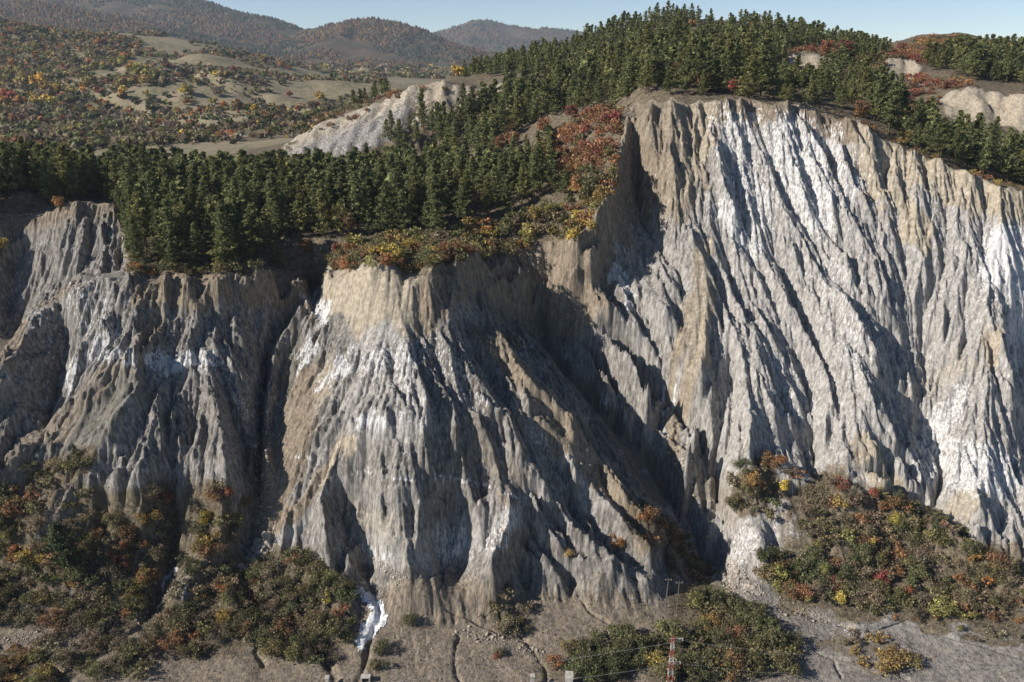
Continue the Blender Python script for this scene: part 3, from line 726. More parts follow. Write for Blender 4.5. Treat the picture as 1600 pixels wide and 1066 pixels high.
DARK = [([(1088,480),(1075,600),(1050,680)], 26, .7), ([(200,600),(150,650),(100,700)], 60, .6), ([(470,640),(440,700)], 40, .5), ([(820,460),(880,570),(960,680),(1040,770)], 30, .8), ([(750,440),(800,500)], 60, .6), ([(300,440),(460,450)], 40, .6),
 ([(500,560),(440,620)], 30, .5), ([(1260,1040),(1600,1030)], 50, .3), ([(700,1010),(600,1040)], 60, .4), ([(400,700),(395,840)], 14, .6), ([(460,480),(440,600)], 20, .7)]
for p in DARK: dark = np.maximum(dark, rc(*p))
tan = np.clip(np.interp(pu, [-300, 380, 480, 520, 640, 660, 900, 970, 1000, 1110, 1130, 1330, 1360, 1900], [.3, .35, .3, .8, .7, .3, .4, .4, .35, .6, .2, .3, .95, .95]), 0, 1) * np.ones_like(FZ)
tan = np.where(pv > 840, .3, tan)
plate = np.clip(1 - (drop + 3) / 4, 0, 1) * (pv < 460)
litter = plate * 1.0
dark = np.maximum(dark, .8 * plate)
LITTER = [([(0,870),(120,850),(240,850)], 90, .95), ([(60,760),(130,730)], 34, .8), ([(330,800),(350,960)], 62, .95), ([(440,920),(500,960)], 80, .95), ([(140,940),(380,1000)], 50, .7), ([(0,1045),(70,1060)], 50, .9), ([(1180,760),(1230,790)], 50, .9),
 ([(1300,800),(1400,860),(1560,930)], 80, .95), ([(1250,900),(1350,920)], 60, .9), ([(1080,950),(1180,1000),(1060,1040)], 60, .8), ([(950,1020),(960,1060)], 46, .8), ([(780,950),(800,970)], 36, .6), ([(1000,810),(1090,880)], 40, .7), ([(1400,965),(1600,985)], 16, .6), ([(1290,1000),(1400,1020)], 26, .5),
 ([(1500,1000),(1600,1005)], 10, .6), ([(930,905),(990,950)], 34, .45), ([(850,1030),(900,1050)], 26, .5), ([(1225,800),(1215,840)], 14, .3)]
for p in LITTER: litter = np.maximum(litter, rc(*p))
for p in [([(1225,790),(1205,860)], 26, 1), ([(1110,830),(1180,860)], 52, 1), ([(100,800),(60,830)], 20, .6)]:
    litter = litter * (1 - rc(*p))
one = np.ones_like(FZ)
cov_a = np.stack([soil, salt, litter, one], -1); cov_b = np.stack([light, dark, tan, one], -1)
def in_frame(x, y, z, m, mv=None):
    u, v = UV(x, y, z); return (u > -m) & (u < 1600 + m) & (v < 1066 + (m if mv is None else mv))
near_rim = blur((drop > -26).astype(float), 3) > 0
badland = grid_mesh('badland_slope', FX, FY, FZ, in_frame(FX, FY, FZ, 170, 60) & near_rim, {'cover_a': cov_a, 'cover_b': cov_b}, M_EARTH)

# the hills beyond the rim: pale cliffs where steep, brown forest floor where gentle
hsl2 = slope_of(HZ, MD, 2); hu, hv = UV(HX, HY, HZ)
def inpoly(u, v, poly):
    p = np.array(poly, float); c = np.zeros(u.shape, bool); j = len(p) - 1
    for i in range(len(p)):
        k = ((p[i, 1] > v) != (p[j, 1] > v)) & (u < (p[j, 0] - p[i, 0]) * (v - p[i, 1]) / (p[j, 1] - p[i, 1] + 1e-12) + p[i, 0])
        c ^= k; j = i
    return c
FAR_CLIFF = [(436,262),(446,222),(500,188),(545,170),(600,150),(650,128),(715,112),(735,145),(770,128),(792,124),(800,162),(720,172),(690,182),(620,212),(560,240)]
BLUFFS = [[(1214,108),(1240,80),(1262,75),(1290,80),(1314,98),(1300,112),(1250,116)], [(1372,100),(1392,84),(1414,82),(1446,100),(1448,120),(1418,143),(1396,138)], [(1450,130),(1460,116),(1480,108),(1497,122),(1490,132)], [(1462,186),(1466,158),(1485,142),(1520,129),(1560,142),(1575,150),(1600,138),(1640,128),(1740,126),(1740,226),(1620,220),(1566,206),(1540,204),(1500,197)]]
pale_zone = inpoly(hu, hv, FAR_CLIFF)
for b_ in BLUFFS: pale_zone |= inpoly(hu, hv, b_)
pale_zone = np.clip(blur(pale_zone.astype(float), 2) * 1.5, 0, 1)
cliff = pale_zone * np.clip((blur(macro_s(HX, HY) * 0 + slope_of(macro(HX, HY), MD, 4), 2) - .42) / .15, 0, 1) * (HY > 212)
zrel = HZ - macro_s(HX, HY)
h_soil = cliff * np.where(hu < 900, np.clip(1 - (hv - np.interp(hu, [440, 500, 545, 600, 650, 685, 715, 770, 845], [222, 192, 175, 155, 133, 123, 135, 133, 120])) / 46, 0, 1), .9)
h_soil = np.where((hu > 640) & (hu < 900), cliff * .8, h_soil)
h_salt = cliff * np.where(hu < 660, .4, .0); h_light = np.maximum(cliff * .45, .6 * (hu > 1500) * (HY < 200))
h_tan = np.where(hu > 900, .95, .6) * np.ones_like(HZ)
h_lit = (1 - cliff) * ~((hv > np.interp(hu, U1, RIM_V) + 4) & (HY < 200))
h0 = np.zeros_like(HZ)
hills = grid_mesh('wooded_hill', HX, HY, HZ, in_frame(HX, HY, HZ, 420, 400) & (~inner | (hv - np.interp(hu, U1, RIM_V) < -18) | ~in_frame(HX, HY, HZ, 166, 56)) & (HY < 500), {'cover_a': np.stack([h_soil, h_salt, h_lit, h0 + 1], -1), 'cover_b': np.stack([h_light, h0, h_tan, h0 + 1], -1)}, M_EARTH)
print('ground', time.time() - T0)
# ---------------------------------------------------------------- far hillside and mountains
def membrane(x0, x1, y0, y1, s, cs):
    w, h = int((x1 - x0) / s) + 1, int((y1 - y0) / s) + 1
    a = np.zeros(w * h); c = np.zeros(w * h)
    for pts, isw in cs:
        P = np.array(pts, float)
        if not isw:
            P = np.stack(W(P[:, 0], P[:, 1], P[:, 2]), 1)
        for p, q in zip(P[:-1], P[1:]):
            n = max(2, int(np.hypot(*(q - p)[:2]) / s * 1.5)); t = np.linspace(0, 1, n)[:, None]
            r = p * (1 - t) + q * t
            i = np.rint((r[:, 0] - x0) / s).astype(int); j = np.rint((r[:, 1] - y0) / s).astype(int)
            m = (i >= 0) & (i < w) & (j >= 0) & (j < h); k = j[m] * w + i[m]
            a += np.bincount(k, r[m, 2], w * h); c += np.bincount(k, None, w * h)
    z = fill(a.reshape(h, w), c.reshape(h, w), (60, 120))
    X, Y = np.meshgrid(x0 + np.arange(w) * s, y0 + np.arange(h) * s)
    return X, Y, z
FS = 6.0
VX, VY, VZ = membrane(-1400, 1300, 400, 2000, FS, [
 ([(-300,238,470),(0,235,470),(200,233,462),(400,226,462),(470,212,480)], 0),
 ([(-300,195,600),(0,196,600),(150,200,600),(300,192,600),(450,180,620),(520,160,700)], 0),
 ([(-300,150,760),(0,150,760),(200,142,780),(350,142,800),(480,146,850),(560,136,1000)], 0),
 ([(-300,90,950),(0,95,950),(150,98,950),(300,102,950),(400,115,980),(500,128,1100)], 0),
 ([(-300,14,1150),(-100,24,1150),(0,34,1150),(60,46,1150),(120,52,1200),(210,50,1200),(260,54,1200),(330,68,1180),(430,95,1180),(520,118,1250),(570,122,1500)], 0),
 ([(-1400,1700,-30),(-200,1700,-30)], 1), ([(-1400,2000,-60),(-200,2000,-60)], 1),
 ([(560,112,1750),(640,110,1800),(720,108,1900)], 0), ([(-100,420,-62),(100,520,-60),(400,700,-60),(700,1000,-60),(1200,1200,-60)], 1), ([(-1400,400,-64),(-200,400,-64)], 1),
])
VZ = blur(VZ, 3)
e = np.clip((VY - 430) / 200, 0, 1)
VZ = VZ + (fbm(VX / 170, VY / 170, 4, 5) - .5) * 52 * e * np.clip((1150 - VY) / 200, .1, 1)
vu, vv = UV(VX, VY, VZ)
for pts, w_, dep in [([(290,112),(360,135),(430,160),(470,178)], 9, 9), ([(60,110),(150,150),(230,180),(300,190)], 10, 8), ([(0,60),(100,80),(200,110)], 9, 6)]:
    VZ -= dep * np.exp(-(dist_line(vu, vv, pts, 2.0) / w_) ** 2) * e
MX_, MY_, MZ_ = membrane(-4800, 2400, 1850, 6800, 30.0, [
 ([(-300,40,1900),(0,52,1950),(200,60,1950),(300,82,2000),(400,100,2050),(520,106,2100),(640,109,2000),(760,106,2000),(900,104,2000)], 0),
 ([(-400,-70,2700),(-200,-40,2600),(0,0,2600),(120,22,2500),(200,36,2450),(275,52,2350)], 0),
 ([(-400,-160,3800),(0,-70,3800),(200,-25,3700),(285,1,3600),(330,1,3550),(378,17,3500),(430,33,3400),(468,46,3300)], 0),
 ([(-200,-10,3000),(150,25,3000),(300,50,2900),(400,72,2600)], 0),
 ([(330,1,3550),(340,30,3100),(380,60,2800),(420,80,2500)], 0),
 ([(455,48,3050),(485,38,3000),(520,34,2950),(560,33,2900),(600,34,2880),(630,39,2850),(660,54,2800),(690,78,2700),(715,96,2600)], 0),
 ([(560,33,2900),(545,60,2600),(560,85,2350)], 0),
 ([(468,46,3300),(452,70,2700),(470,90,2400)], 0),
 ([(468,46,3300),(500,70,3320),(560,90,3400),(640,97,3400),(760,97,3400)], 0), ([(690,95,3000),(760,97,3000),(1000,97,3000)], 0),
 ([(420,92,2250),(520,98,2200),(600,100,2250),(680,100,2350),(740,98,2500)], 0),
 ([(640,92,4200),(700,90,4000),(800,92,4000),(1000,92,4200)], 0),
 ([(560,70,5300),(660,62,5200),(690,50,5050),(712,40,5000),(748,29,5000),(775,36,5000),(790,38,5100),(810,42,5200),(830,46,5300),(868,45,5400),(900,54,5500),(1000,62,5500)], 0),
 ([(748,29,5000),(735,55,4700),(700,80,4300)], 0),
 ([(-4800,6800,200),(-1000,6800,-60),(2400,6800,-60)], 1), ([(-1600,4400,90),(-600,4600,-40),(0,4300,-60)], 1),
])
MZ_ = blur(MZ_, 2)
me_ = np.clip((MY_ - 2150) / 300, 0, 1)
for lam, am, seed in [(700, 9, 51), (320, 6, 55), (150, 4, 59)]:
    MZ_, _ = erode(MZ_, MX_, MY_, 30, 30, lam, am, me_, seed, sharp=.3, gblur=3)
def far_mat(name, cols, scale, n2scale):
    m, nt, b = new_mat(name)
    iso = mapped(nt, (1, 1, 1))
    n1 = noise(nt, iso, scale, 6, .7); n2 = noise(nt, iso, n2scale, 4, .7)
    c = mixc(nt, thr(nt, n1, .38, .62), cols[0], cols[1])
    c = mixc(nt, thr(nt, n2, .45, .62), c, cols[2])
    nt.links.new(c, b.inputs['Base Color']); return m
M_MOUNT = far_mat('mountain_forest_floor', [(.085,.062,.042), (.05,.055,.03), (.12,.085,.05)], .006, .03)
M_FIELD = far_mat('dry_grass_hillside', [ (.22,.19,.125), (.13,.125,.07), (.26,.21,.14)], .02, .22)
mountains = grid_mesh('mountain', MX_, MY_, MZ_, in_frame(MX_, MY_, MZ_, 500), {}, M_MOUNT)
hillside = grid_mesh('grassy_hillside', VX, VY, VZ, in_frame(VX, VY, VZ, 500), {}, M_FIELD)
def far_z(x, y): return bilin(VZ, (x + 1400) / FS, (y - 400) / FS)
def mount_z(x, y): return bilin(MZ_, (x + 4800) / 30, (y - 1850) / 30)
print('far', time.time() - T0)

# everything the eye can rest on, marched along a bearing
def place(u, v, d0=85.0, d1=1800.0):
    D = np.concatenate([np.arange(d0, 540, .5), np.arange(540, d1, 4)]) if d0 < 540 else np.arange(d0, d1, 4)
    x, y, z = W(np.full_like(D, u), np.full_like(D, v), D)
    g = np.where((D < 520), ground(np.clip(x, GX0 + 3, GX1 - 3), np.clip(D, 62, 535)), far_z(np.clip(x, -1390, 1290), np.clip(D, 401, 1990)))
    k = np.argmax(z <= g)
    if z[k] > g[k]: return None
    return float(x[k]), float(D[k]), float(g[k])
# ---------------------------------------------------------------- plant shapes as arrays
def tris_mesh(name, V, T, tint, mats, mi=None):
    me = bpy.data.meshes.new(name)
    V = np.asarray(V, np.float32); T = np.asarray(T, np.int32)
    me.vertices.add(len(V)); me.vertices.foreach_set('co', V.ravel())
    me.loops.add(len(T) * 3); me.loops.foreach_set('vertex_index', T.ravel())
    me.polygons.add(len(T)); me.polygons.foreach_set('loop_start', np.arange(0, len(T) * 3, 3, dtype=np.int32))
    if mi is not None: me.polygons.foreach_set('material_index', np.asarray(mi, np.int32))
    me.update(calc_edges=True)
    if tint is not None:
        at = me.attributes.new('leaf_tint', 'FLOAT_COLOR', 'POINT')
        c = np.ones((len(V), 4), np.float32); c[:, :3] = tint; at.data.foreach_set('color', c.ravel())
    for m in (mats if isinstance(mats, (list, tuple)) else [mats]): me.materials.append(m)
    return me
def leaves_at(P, Nrm, size, rng, jit=.9, aspect=1.0):
    """one triangle per point, facing roughly along Nrm"""
    n = len(P)
    Nn = Nrm + rng.normal(size=(n, 3)) * jit
    Nn /= np.linalg.norm(Nn, axis=1, keepdims=True) + 1e-9
    a = np.cross(Nn, rng.normal(size=(n, 3))); a /= np.linalg.norm(a, axis=1, keepdims=True) + 1e-9
    b = np.cross(Nn, a)
    s = (size * (.6 + .8 * rng.random((n, 1))))
    V = np.stack([P + a * s, P - a * s * .5 + b * s * .8 * aspect, P - a * s * .5 - b * s * .8 * aspect], 1).reshape(-1, 3)
    return V, np.arange(3 * n).reshape(-1, 3)
def stick(p0, p1, r0, r1, k=5):
    p0 = np.array(p0, float); p1 = np.array(p1, float); d = p1 - p0; d /= np.linalg.norm(d) + 1e-9
    a = np.cross(d, [0.3, .5, .81]); a /= np.linalg.norm(a); b = np.cross(d, a)
    t = np.arange(k) / k * 2 * pi
    r = np.cos(t)[:, None] * a + np.sin(t)[:, None] * b
    V = np.concatenate([p0 + r * r0, p1 + r * r1]); T = []
    for i in range(k):
        j = (i + 1) % k; T += [(i, j, k + j), (i, k + j, k + i)]
    return V, np.array(T)
def cat(parts):
    Vs, Ts, o = [], [], 0
    for V, T in parts:
        Vs.append(V); Ts.append(np.asarray(T) + o); o += len(V)
    return np.concatenate(Vs), np.concatenate(Ts)
def pine_arrays(seed, H=12.0, whorls=17, per=6, blades=8, clumps=5, bs=.21):
    rng = np.random.default_rng(seed)
    base = rng.uniform(.10, .26); lean = rng.normal(size=2) * .02
    R = H * rng.uniform(.24, .36); P, Nn, tn = [], [], []; sticks = []
    top = lambda h: np.array([lean[0] * h, lean[1] * h, h])
    for w in range(whorls):
        t = (w + rng.uniform(-.3, .3)) / (whorls - 1); t = min(max(t, 0), 1)
        h = H * (base + (1 - base) * t * .985)
        prof = (1 - t) ** .78 * (.6 + .4 * min(1, (t + .1) / .25)) + .02
        for k in range(per):
            az = rng.uniform(0, 2 * pi); L = R * prof * rng.uniform(.5, 1.3); rise = rng.uniform(-.05, .35) + .5 * t
            d = np.array([math.cos(az), math.sin(az), rise]); d /= np.linalg.norm(d)
            if L > .9: sticks.append(stick(top(h), top(h) + d * L * .8, .05, .02, 3))
            shade = rng.uniform(.7, 1.3)
            for c in range(clumps):
                f = (c + 1) / clumps
                q = top(h) + d * L * f + rng.normal(size=3) * .16 + np.array([0, 0, .06 * f * f * L])
                for _ in range(blades):
                    P.append(q + rng.normal(size=3) * np.array([.19, .19, .10])); Nn.append((d[0] * .5, d[1] * .5, .8)); tn.append(shade)
    V, T = leaves_at(np.array(P), np.array(Nn), bs, rng, .8)
    tint = np.repeat(np.array(tn), 3)[:, None] * np.array([1, 1, 1])
    trunk = cat([stick((0, 0, -1.2), top(H * .55), .2, .13, 6), stick(top(H * .55), top(H * .97), .13, .03, 5)] + sticks[:60])
    return V, T, tint, trunk
def lobed_arrays(seed, R=2.0, H=3.0, n=850, leaf=.17, lobes=9, kind='shrub'):
    """shrub: a low mass from the ground up; tree: crown on a stem; poplar: narrow"""
    rng = np.random.default_rng(seed)
    L = []
    for i in range(lobes):
        a = rng.uniform(0, 2 * pi); rr = R * math.sqrt(rng.random()) * (.75 if kind != 'poplar' else .5)
        f = rng.random()
        if kind == 'shrub': c = (rr * math.cos(a), rr * math.sin(a), H * rng.uniform(.3, .78) * (1 - .35 * rr / R)); r = R * rng.uniform(.28, .5)
        elif kind == 'tree': c = (rr * math.cos(a) * .8, rr * math.sin(a) * .8, H * rng.uniform(.42, .85)); r = R * rng.uniform(.3, .52)
        else: c = (rr * math.cos(a) * (1.1 - f), rr * math.sin(a) * (1.1 - f), H * (.25 + .68 * f)); r = R * rng.uniform(.4, .7) * (1.15 - f * .8)
        L.append((*c, r, rng.uniform(.65, 1.35)))
    L = np.array(L); k = rng.integers(0, len(L), n)
    d = rng.normal(size=(n, 3)); d /= np.linalg.norm(d, axis=1, keepdims=True)
    rad = L[k, 3] * (rng.random(n) ** .45) * (1 + .25 * rng.normal(size=n))
    P = L[k, :3] + d * rad[:, None] * np.array([1, 1, .85 if kind != 'poplar' else 1.25])
    P[:, 2] = np.abs(P[:, 2])
    V, T = leaves_at(P, d, leaf, rng, 1.0)
    tint = np.repeat(L[k, 4] * rng.uniform(.75, 1.25, n), 3)[:, None] * (1 + rng.normal(size=(3 * n, 3)) * 0)
    st = []
    if kind == 'shrub':
        for i in range(16):
            q = L[i % len(L)]; e = q[:3] + rng.normal(size=3) * q[3] * .7; e[2] = abs(e[2]) + H * .15
            st.append(stick((rng.normal() * .12 * R, rng.normal() * .12 * R, -.4), e, .035, .012, 3))
    else:
        st.append(stick((0, 0, -.6), (0, 0, H * .6), .045 * H ** .7, .03 * H ** .6, 6))
        for q in L: st.append(stick((0, 0, H * rng.uniform(.2, .5)), q[:3], .05, .02, 3))
    return V, T, tint, cat(st)
def plant_proto(kindname, arr, mat, bark):
    V, T, tint, tr = arr
    return (tris_mesh(kindname + '_crown', V, T, tint, mat), tris_mesh(kindname + '_trunk', tr[0], tr[1], None, bark))
PINES = [plant_proto('pine', pine_arrays(100 + i, 12.0), M_NEEDLE, M_BARK) for i in range(7)]
SHRUBS = [plant_proto('shrub', lobed_arrays(200 + i, 2.0, 2.9, 1500, .125, 12), M_LEAF, M_TWIG) for i in range(7)]
THIN = [plant_proto('thin_shrub', lobed_arrays(230 + i, 2.0, 2.6, 900, .10, 9), M_LEAF, M_TWIG) for i in range(3)]
TREES = [plant_proto('tree', lobed_arrays(260 + i, 2.2, 5.0, 1200, .2, 11, 'tree'), M_LEAF, M_BARK) for i in range(4)]
POPS = [plant_proto('poplar', lobed_arrays(280 + i, 1.0, 5.0, 700, .17, 9, 'poplar'), M_LEAF, M_BARK) for i in range(2)]
def make_plant(name, proto, x, y, z, s, colour, label, category, group, sz=None, parts=('crown', 'trunk')):
    r = bpy.data.objects.new(name, None); COL.objects.link(r)
    r.location = (x, y, z); r.rotation_euler = (0, 0, random.uniform(0, 6.28))
    r.scale = (s, s, sz or s); r.empty_display_size = .5
    r['label'] = label; r['category'] = category
    if group: r['group'] = group
    for n, me in zip(parts, proto):
        c = bpy.data.objects.new(n, me); COL.objects.link(c); c.parent = r; c.color = (*colour, 1)
    return r
def scatter(poly, spacing, ylo, yhi, seed, keepout=(), maxslope=None, pad=0):
    """jittered rows of points on the ground whose bearings fall inside a polygon"""
    rng = np.random.default_rng(seed)
    X, Y = np.meshgrid(np.arange(GX0 + 5, GX1 - 5, spacing), np.arange(ylo, yhi, spacing))
    X = (X + rng.uniform(-.45, .45, X.shape) * spacing).ravel(); Y = (Y + rng.uniform(-.45, .45, Y.shape) * spacing).ravel()
    Z = ground(X, Y); u, v = UV(X, Y, Z)
    m = inpoly(u, v, poly) & (u > -230) & (u < 1830)
    if maxslope:
        s = np.hypot(macro_s(X + 1, Y) - macro_s(X - 1, Y), macro_s(X, Y + 1) - macro_s(X, Y - 1)) / 2; m &= s < maxslope
    for k in keepout: m &= ~inpoly(u, v, k)
    return np.stack([X, Y, Z, u, v], 1)[m]
# bearings of landmarks, for telling plants apart in words
MARKS = [(30,380,'at the far left edge above the shaded ravine'), (150,300,'above the small bare face at the upper left'), (230,420,'on the left end of the brown headwall'), (320,420,'on the rim above the brown headwall at the left'),
 (430,410,'beside the dark notch right of the left headwall'), (560,385,'behind the notch of the central headwall'), (650,390,'on the rim of the central tan headwall'), (760,375,'on the rim over the shaded central gully'),
 (860,350,'on the rim left of the great shaded ravine'), (930,270,'on the wooded shoulder left of the tall grey cliff'), (100,260,'in the back of the left pine wood'), (300,250,'at the back of the pine plateau'), (500,260,'in front of the pale far cliff'),
 (420,330,'in the middle of the pine plateau'), (620,320,'in the centre of the pine plateau'), (720,290,'left of the red shrubs on the slope'), (820,230,'above the red shrub slope'), (760,190,'below the pale far cliff'),
 (960,150,'at the left end of the tall cliff rim'), (1060,150,'on the rim over the buff top of the tall cliff'), (1170,150,'on the rim at the top of the tall grey cliff'), (1280,170,'on the rim over the white salt streaks'),
 (1370,190,'on the rim above the dark hole in the right cliff'), (1440,230,'on the right bench below the small tan cliffs'), (1530,270,'on the bench above the tan rim at the right'), (1600,290,'at the right edge above the tan rim'),
 (900,110,'halfway up the wooded hill'), (1050,100,'on the wooded hill behind the tall cliff'), (1180,100,'below the bare patch of the hill'), (1300,120,'beside the small tan bluff on the hill'), (620,140,'above the pale far cliff'), (740,120,'by the yellow tree over the far cliff'),
 (860,80,'on the left skyline of the hill'), (1000,40,'near the hilltop on the left'), (1120,35,'on the hilltop'), (1250,60,'on the right skyline of the hill'), (1400,70,'on the red hill at the right'), (1520,90,'in the upper right pine wood'),
 (60,860,'on the lower left slope at the frame edge'), (130,820,'around the big low conifer at the lower left'), (200,870,'left of the dry salt streambed'), (110,940,'at the foot of the lower left slope'), (220,790,'under the left grey spurs'), (350,800,'on the knoll left of the boulder fan'),
 (320,910,'on the mound right of the dry streambed'), (340,980,'on the flat below the streambed mound'), (440,900,'on the mound right of the boulder fan'), (510,950,'beside the white salt flow'), (440,1010,'below the mound left of the salt flow'), (200,1020,'by the dark ditch at the lower left'), (40,1050,'in the lower left corner'),
 (600,1010,'on the bare fan by the salt flow'), (790,960,'at the foot of the central spur'), (950,1010,'in the lower middle by the concrete block'), (1040,1030,'around the red and white pylon'), (1130,950,'above the pylon beside the wash'), (1200,1010,'at the right end of the pylon thicket'),
 (1010,830,'on the spur beside the shaded ravine'), (1100,880,'at the mouth of the shaded ravine'), (1170,750,'at the left top of the right thicket'), (1250,770,'on the crest of the right thicket'), (1350,790,'on the thicket crest below the tan apex'), (1450,830,'where the thicket meets the dark ravine'),
 (1230,900,'at the left foot of the right thicket'), (1320,870,'in the middle of the right thicket'), (1420,890,'in the heart of the right thicket'), (1530,890,'at the right end of the thicket'), (1350,945,'along the foot of the right thicket'), (1500,950,'at the thicket foot by the grey flats'), (1400,1020,'on the grey flats at the lower right'), (1560,990,'on the pale bank at the lower right')]
MA = np.array([(a, b) for a, b, _ in MARKS], float)
def where(u, v): return MARKS[int(np.argmin((MA[:, 0] - u) ** 2 + ((MA[:, 1] - v) * 1.5) ** 2))][2]

# ---------------------------------------------------------------- pines
HUES = {'grey brown': (.21, .175, .13), 'olive': (.165, .155, .08), 'rust brown': (.27, .15, .085), 'dull green': (.115, .13, .065), 'yellow': (.46, .36, .10), 'golden': (.34, .25, .095), 'orange': (.34, .18, .08),
        'red': (.28, .105, .075), 'crimson': (.22, .065, .065), 'pale grey': (.25, .22, .18), 'yellow green': (.26, .25, .10), 'rosy brown': (.33, .165, .10), 'dark green': (.07, .092, .042)}
Z_PLATEAU = [(-230,345),(95,320),(180,316),(200,380),(206,430),(300,430),(420,421),(470,418),(500,440),(512,405),(600,372),(690,368),(740,352),(820,336),(880,318),(900,280),(862,262),(800,282),(742,268),(700,250),(620,236),(470,222),(0,232),(-230,240)]
Z_MID = [(560,238),(640,232),(735,236),(760,262),(800,215),(870,185),(962,162),(1000,158),(1130,150),(1300,172),(1350,192),(1395,222),(1420,200),(1400,150),(1330,112),(1210,98),(1000,88),(880,128),(840,152),(780,164),(720,168),(690,178),(620,208)]
Z_BENCH = [(1395,214),(1450,250),(1540,280),(1600,296),(1800,345),(1800,290),(1600,250),(1560,225),(1500,212),(1440,196)]
Z_HILL = [(470,225),(500,200),(545,180),(600,160),(650,140),(685,130),(720,136),(860,124),(1000,88),(1210,98),(1330,112),(1430,104),(1400,80),(1300,46),(1060,8),(850,60),(640,105),(480,170)]
Z_RIGHT = [(1436,98),(1600,96),(1800,104),(1800,150),(1560,132),(1500,122),(1450,112)]
pin = []
for poly, sp, y0, y1, sd, zone in [(Z_PLATEAU, 3.9, 140, 268, 1, 0), (Z_MID, 4.0, 160, 322, 2, 1), (Z_BENCH, 4.0, 160, 215, 3, 2), (Z_HILL, 3.4, 262, 402, 4, 3), (Z_RIGHT, 3.8, 250, 350, 5, 4)]:
    q = scatter(poly, sp, y0, y1, sd, keepout=[FAR_CLIFF] + BLUFFS if zone in (1, 3, 4) else (), maxslope=1.5)
    pin.append(np.concatenate([q, np.full((len(q), 1), zone)], 1))
pin = np.concatenate(pin)
rngp = np.random.default_rng(3)
# clearings with autumn trees
clr = fbm(pin[:, 0] / 22, pin[:, 1] / 22, 3, 4)
drop_ = ((pin[:, 5] == 3) & (clr > .66)) | ((pin[:, 5] == 1) & (pin[:, 3] > 985) & (pin[:, 3] < 1060) & (pin[:, 4] < 95) & (rngp.random(len(pin)) < .7))
pin = pin[~drop_]
hs = np.where(pin[:, 5] == 3, .50, np.where(pin[:, 5] == 4, .7, np.where(pin[:, 5] == 1, .82, np.where(pin[:, 5] == 2, .68, .9)))) * rngp.uniform(.55, 1.22, len(pin))
hs = np.where((pin[:, 5] == 0), hs * .93, hs)
hs = np.where((pin[:, 5] == 0) & (pin[:, 3] > 720), hs * .85, hs)
hs = np.where((pin[:, 5] == 1) & (pin[:, 3] < 880) & (pin[:, 1] > 215), hs * 1.1, hs)
hs = np.where((pin[:, 5] == 0) & (pin[:, 3] > 560) & (pin[:, 1] < 175), hs * .85, hs)
hs = np.where((pin[:, 5] == 1) & (pin[:, 3] > 1195) & (pin[:, 3] < 1450) & (pin[:, 4] < 168), hs * .55, hs)
# which show largest
order = np.argsort(pin[:, 1]); cov = np.zeros((340, 520), bool); seen = np.zeros(len(pin))
for i in order:
    x, y, z = pin[i, :3]; u0, vb = UV(x, y, z + 1.5); _, vt = UV(x, y, z + 12 * hs[i]); wpx = 1300 / y * 2.2 * hs[i]
    for f, ww in ((.15, .5), (.5, .9), (.85, 1.0)):
        a = int((vt + (vb - vt) * (f - .15)) / 3.3); b = int((vt + (vb - vt) * (f + .18)) / 3.3) + 1
        c, d = int((u0 - wpx * ww) / 3.3), int((u0 + wpx * ww) / 3.3) + 1
        a, b, c, d = max(a, 0), max(b, 0), max(c, 0), max(d, 0)
        s = cov[a:b, c:d]; seen[i] += s.size - s.sum(); s[:] = True
pick = np.zeros(len(pin), bool); pick[np.argsort(-seen)[:288]] = True
print('pines', len(pin), time.time() - T0)
PG = ['pines of the plateau wood', 'pines on the slope over the tall cliff', 'pines on the right bench', 'pines of the wooded hill', 'pines of the upper right wood']
def pine_colour(rng, y):
    k = rng.uniform(.8, 1.3); b = rng.random()
    c = np.array([.150, .163, .066]) * k + np.array([.03, .012, 0]) * (b > .78)
    return tuple(c), b
for i in np.where(pick)[0]:
    x, y, z, u, v, zn = pin[i]; c, b_ = pine_colour(rngp, y); s = hs[i]
    size = 'tall' if s > 1.05 else 'short' if s < .85 else 'middling'; tone = 'yellowish green' if b_ > .78 else 'dark green' if c[1] < .15 else 'green'
    if rngp.random() < .045:
        hue = ['rust brown', 'golden', 'orange'][rngp.integers(3)]
        make_plant('autumn_tree', TREES[rngp.integers(4)], x, y, z - .2, s * 1.35, tuple(np.array(HUES[hue]) * .8), f'{hue} broadleaf tree {where(u, v)}', 'tree', 'broadleaf trees among the pines', s * 1.5); continue
    make_plant('pine_tree', PINES[rngp.integers(7)], x, y, z - .2, s * rngp.uniform(.78, 1.25), c, f'{size} {tone} pine {where(u, v)}', 'pine tree', PG[int(zn)], s * rngp.uniform(.9, 1.12))
LOW = [pine_arrays(150 + i, 12.0, 11, 5, 2, 3, .66) for i in range(4)]
def join_plants(name, items, protos, mat, kindlabel):
    Vs, Ts, Cs, o = [], [], [], 0
    for k, (x, y, z, s, sz, col, rot) in enumerate(items):
        V, T, tint, tr = protos[k % len(protos)]
        c, sn = math.cos(rot), math.sin(rot)
        Q = np.stack([(V[:, 0] * c - V[:, 1] * sn) * s + x, (V[:, 0] * sn + V[:, 1] * c) * s + y, V[:, 2] * sz + z], 1)
        Vs.append(Q); Ts.append(T + o); Cs.append(np.asarray(tint) * np.array(col)); o += len(V)
    me = tris_mesh(name, np.concatenate(Vs), np.concatenate(Ts), np.concatenate(Cs), mat)
    ob = bpy.data.objects.new(name, me); COL.objects.link(ob); ob['kind'] = 'stuff'
    if kindlabel: ob['label'] = kindlabel[0]; ob['category'] = kindlabel[1]
    return ob
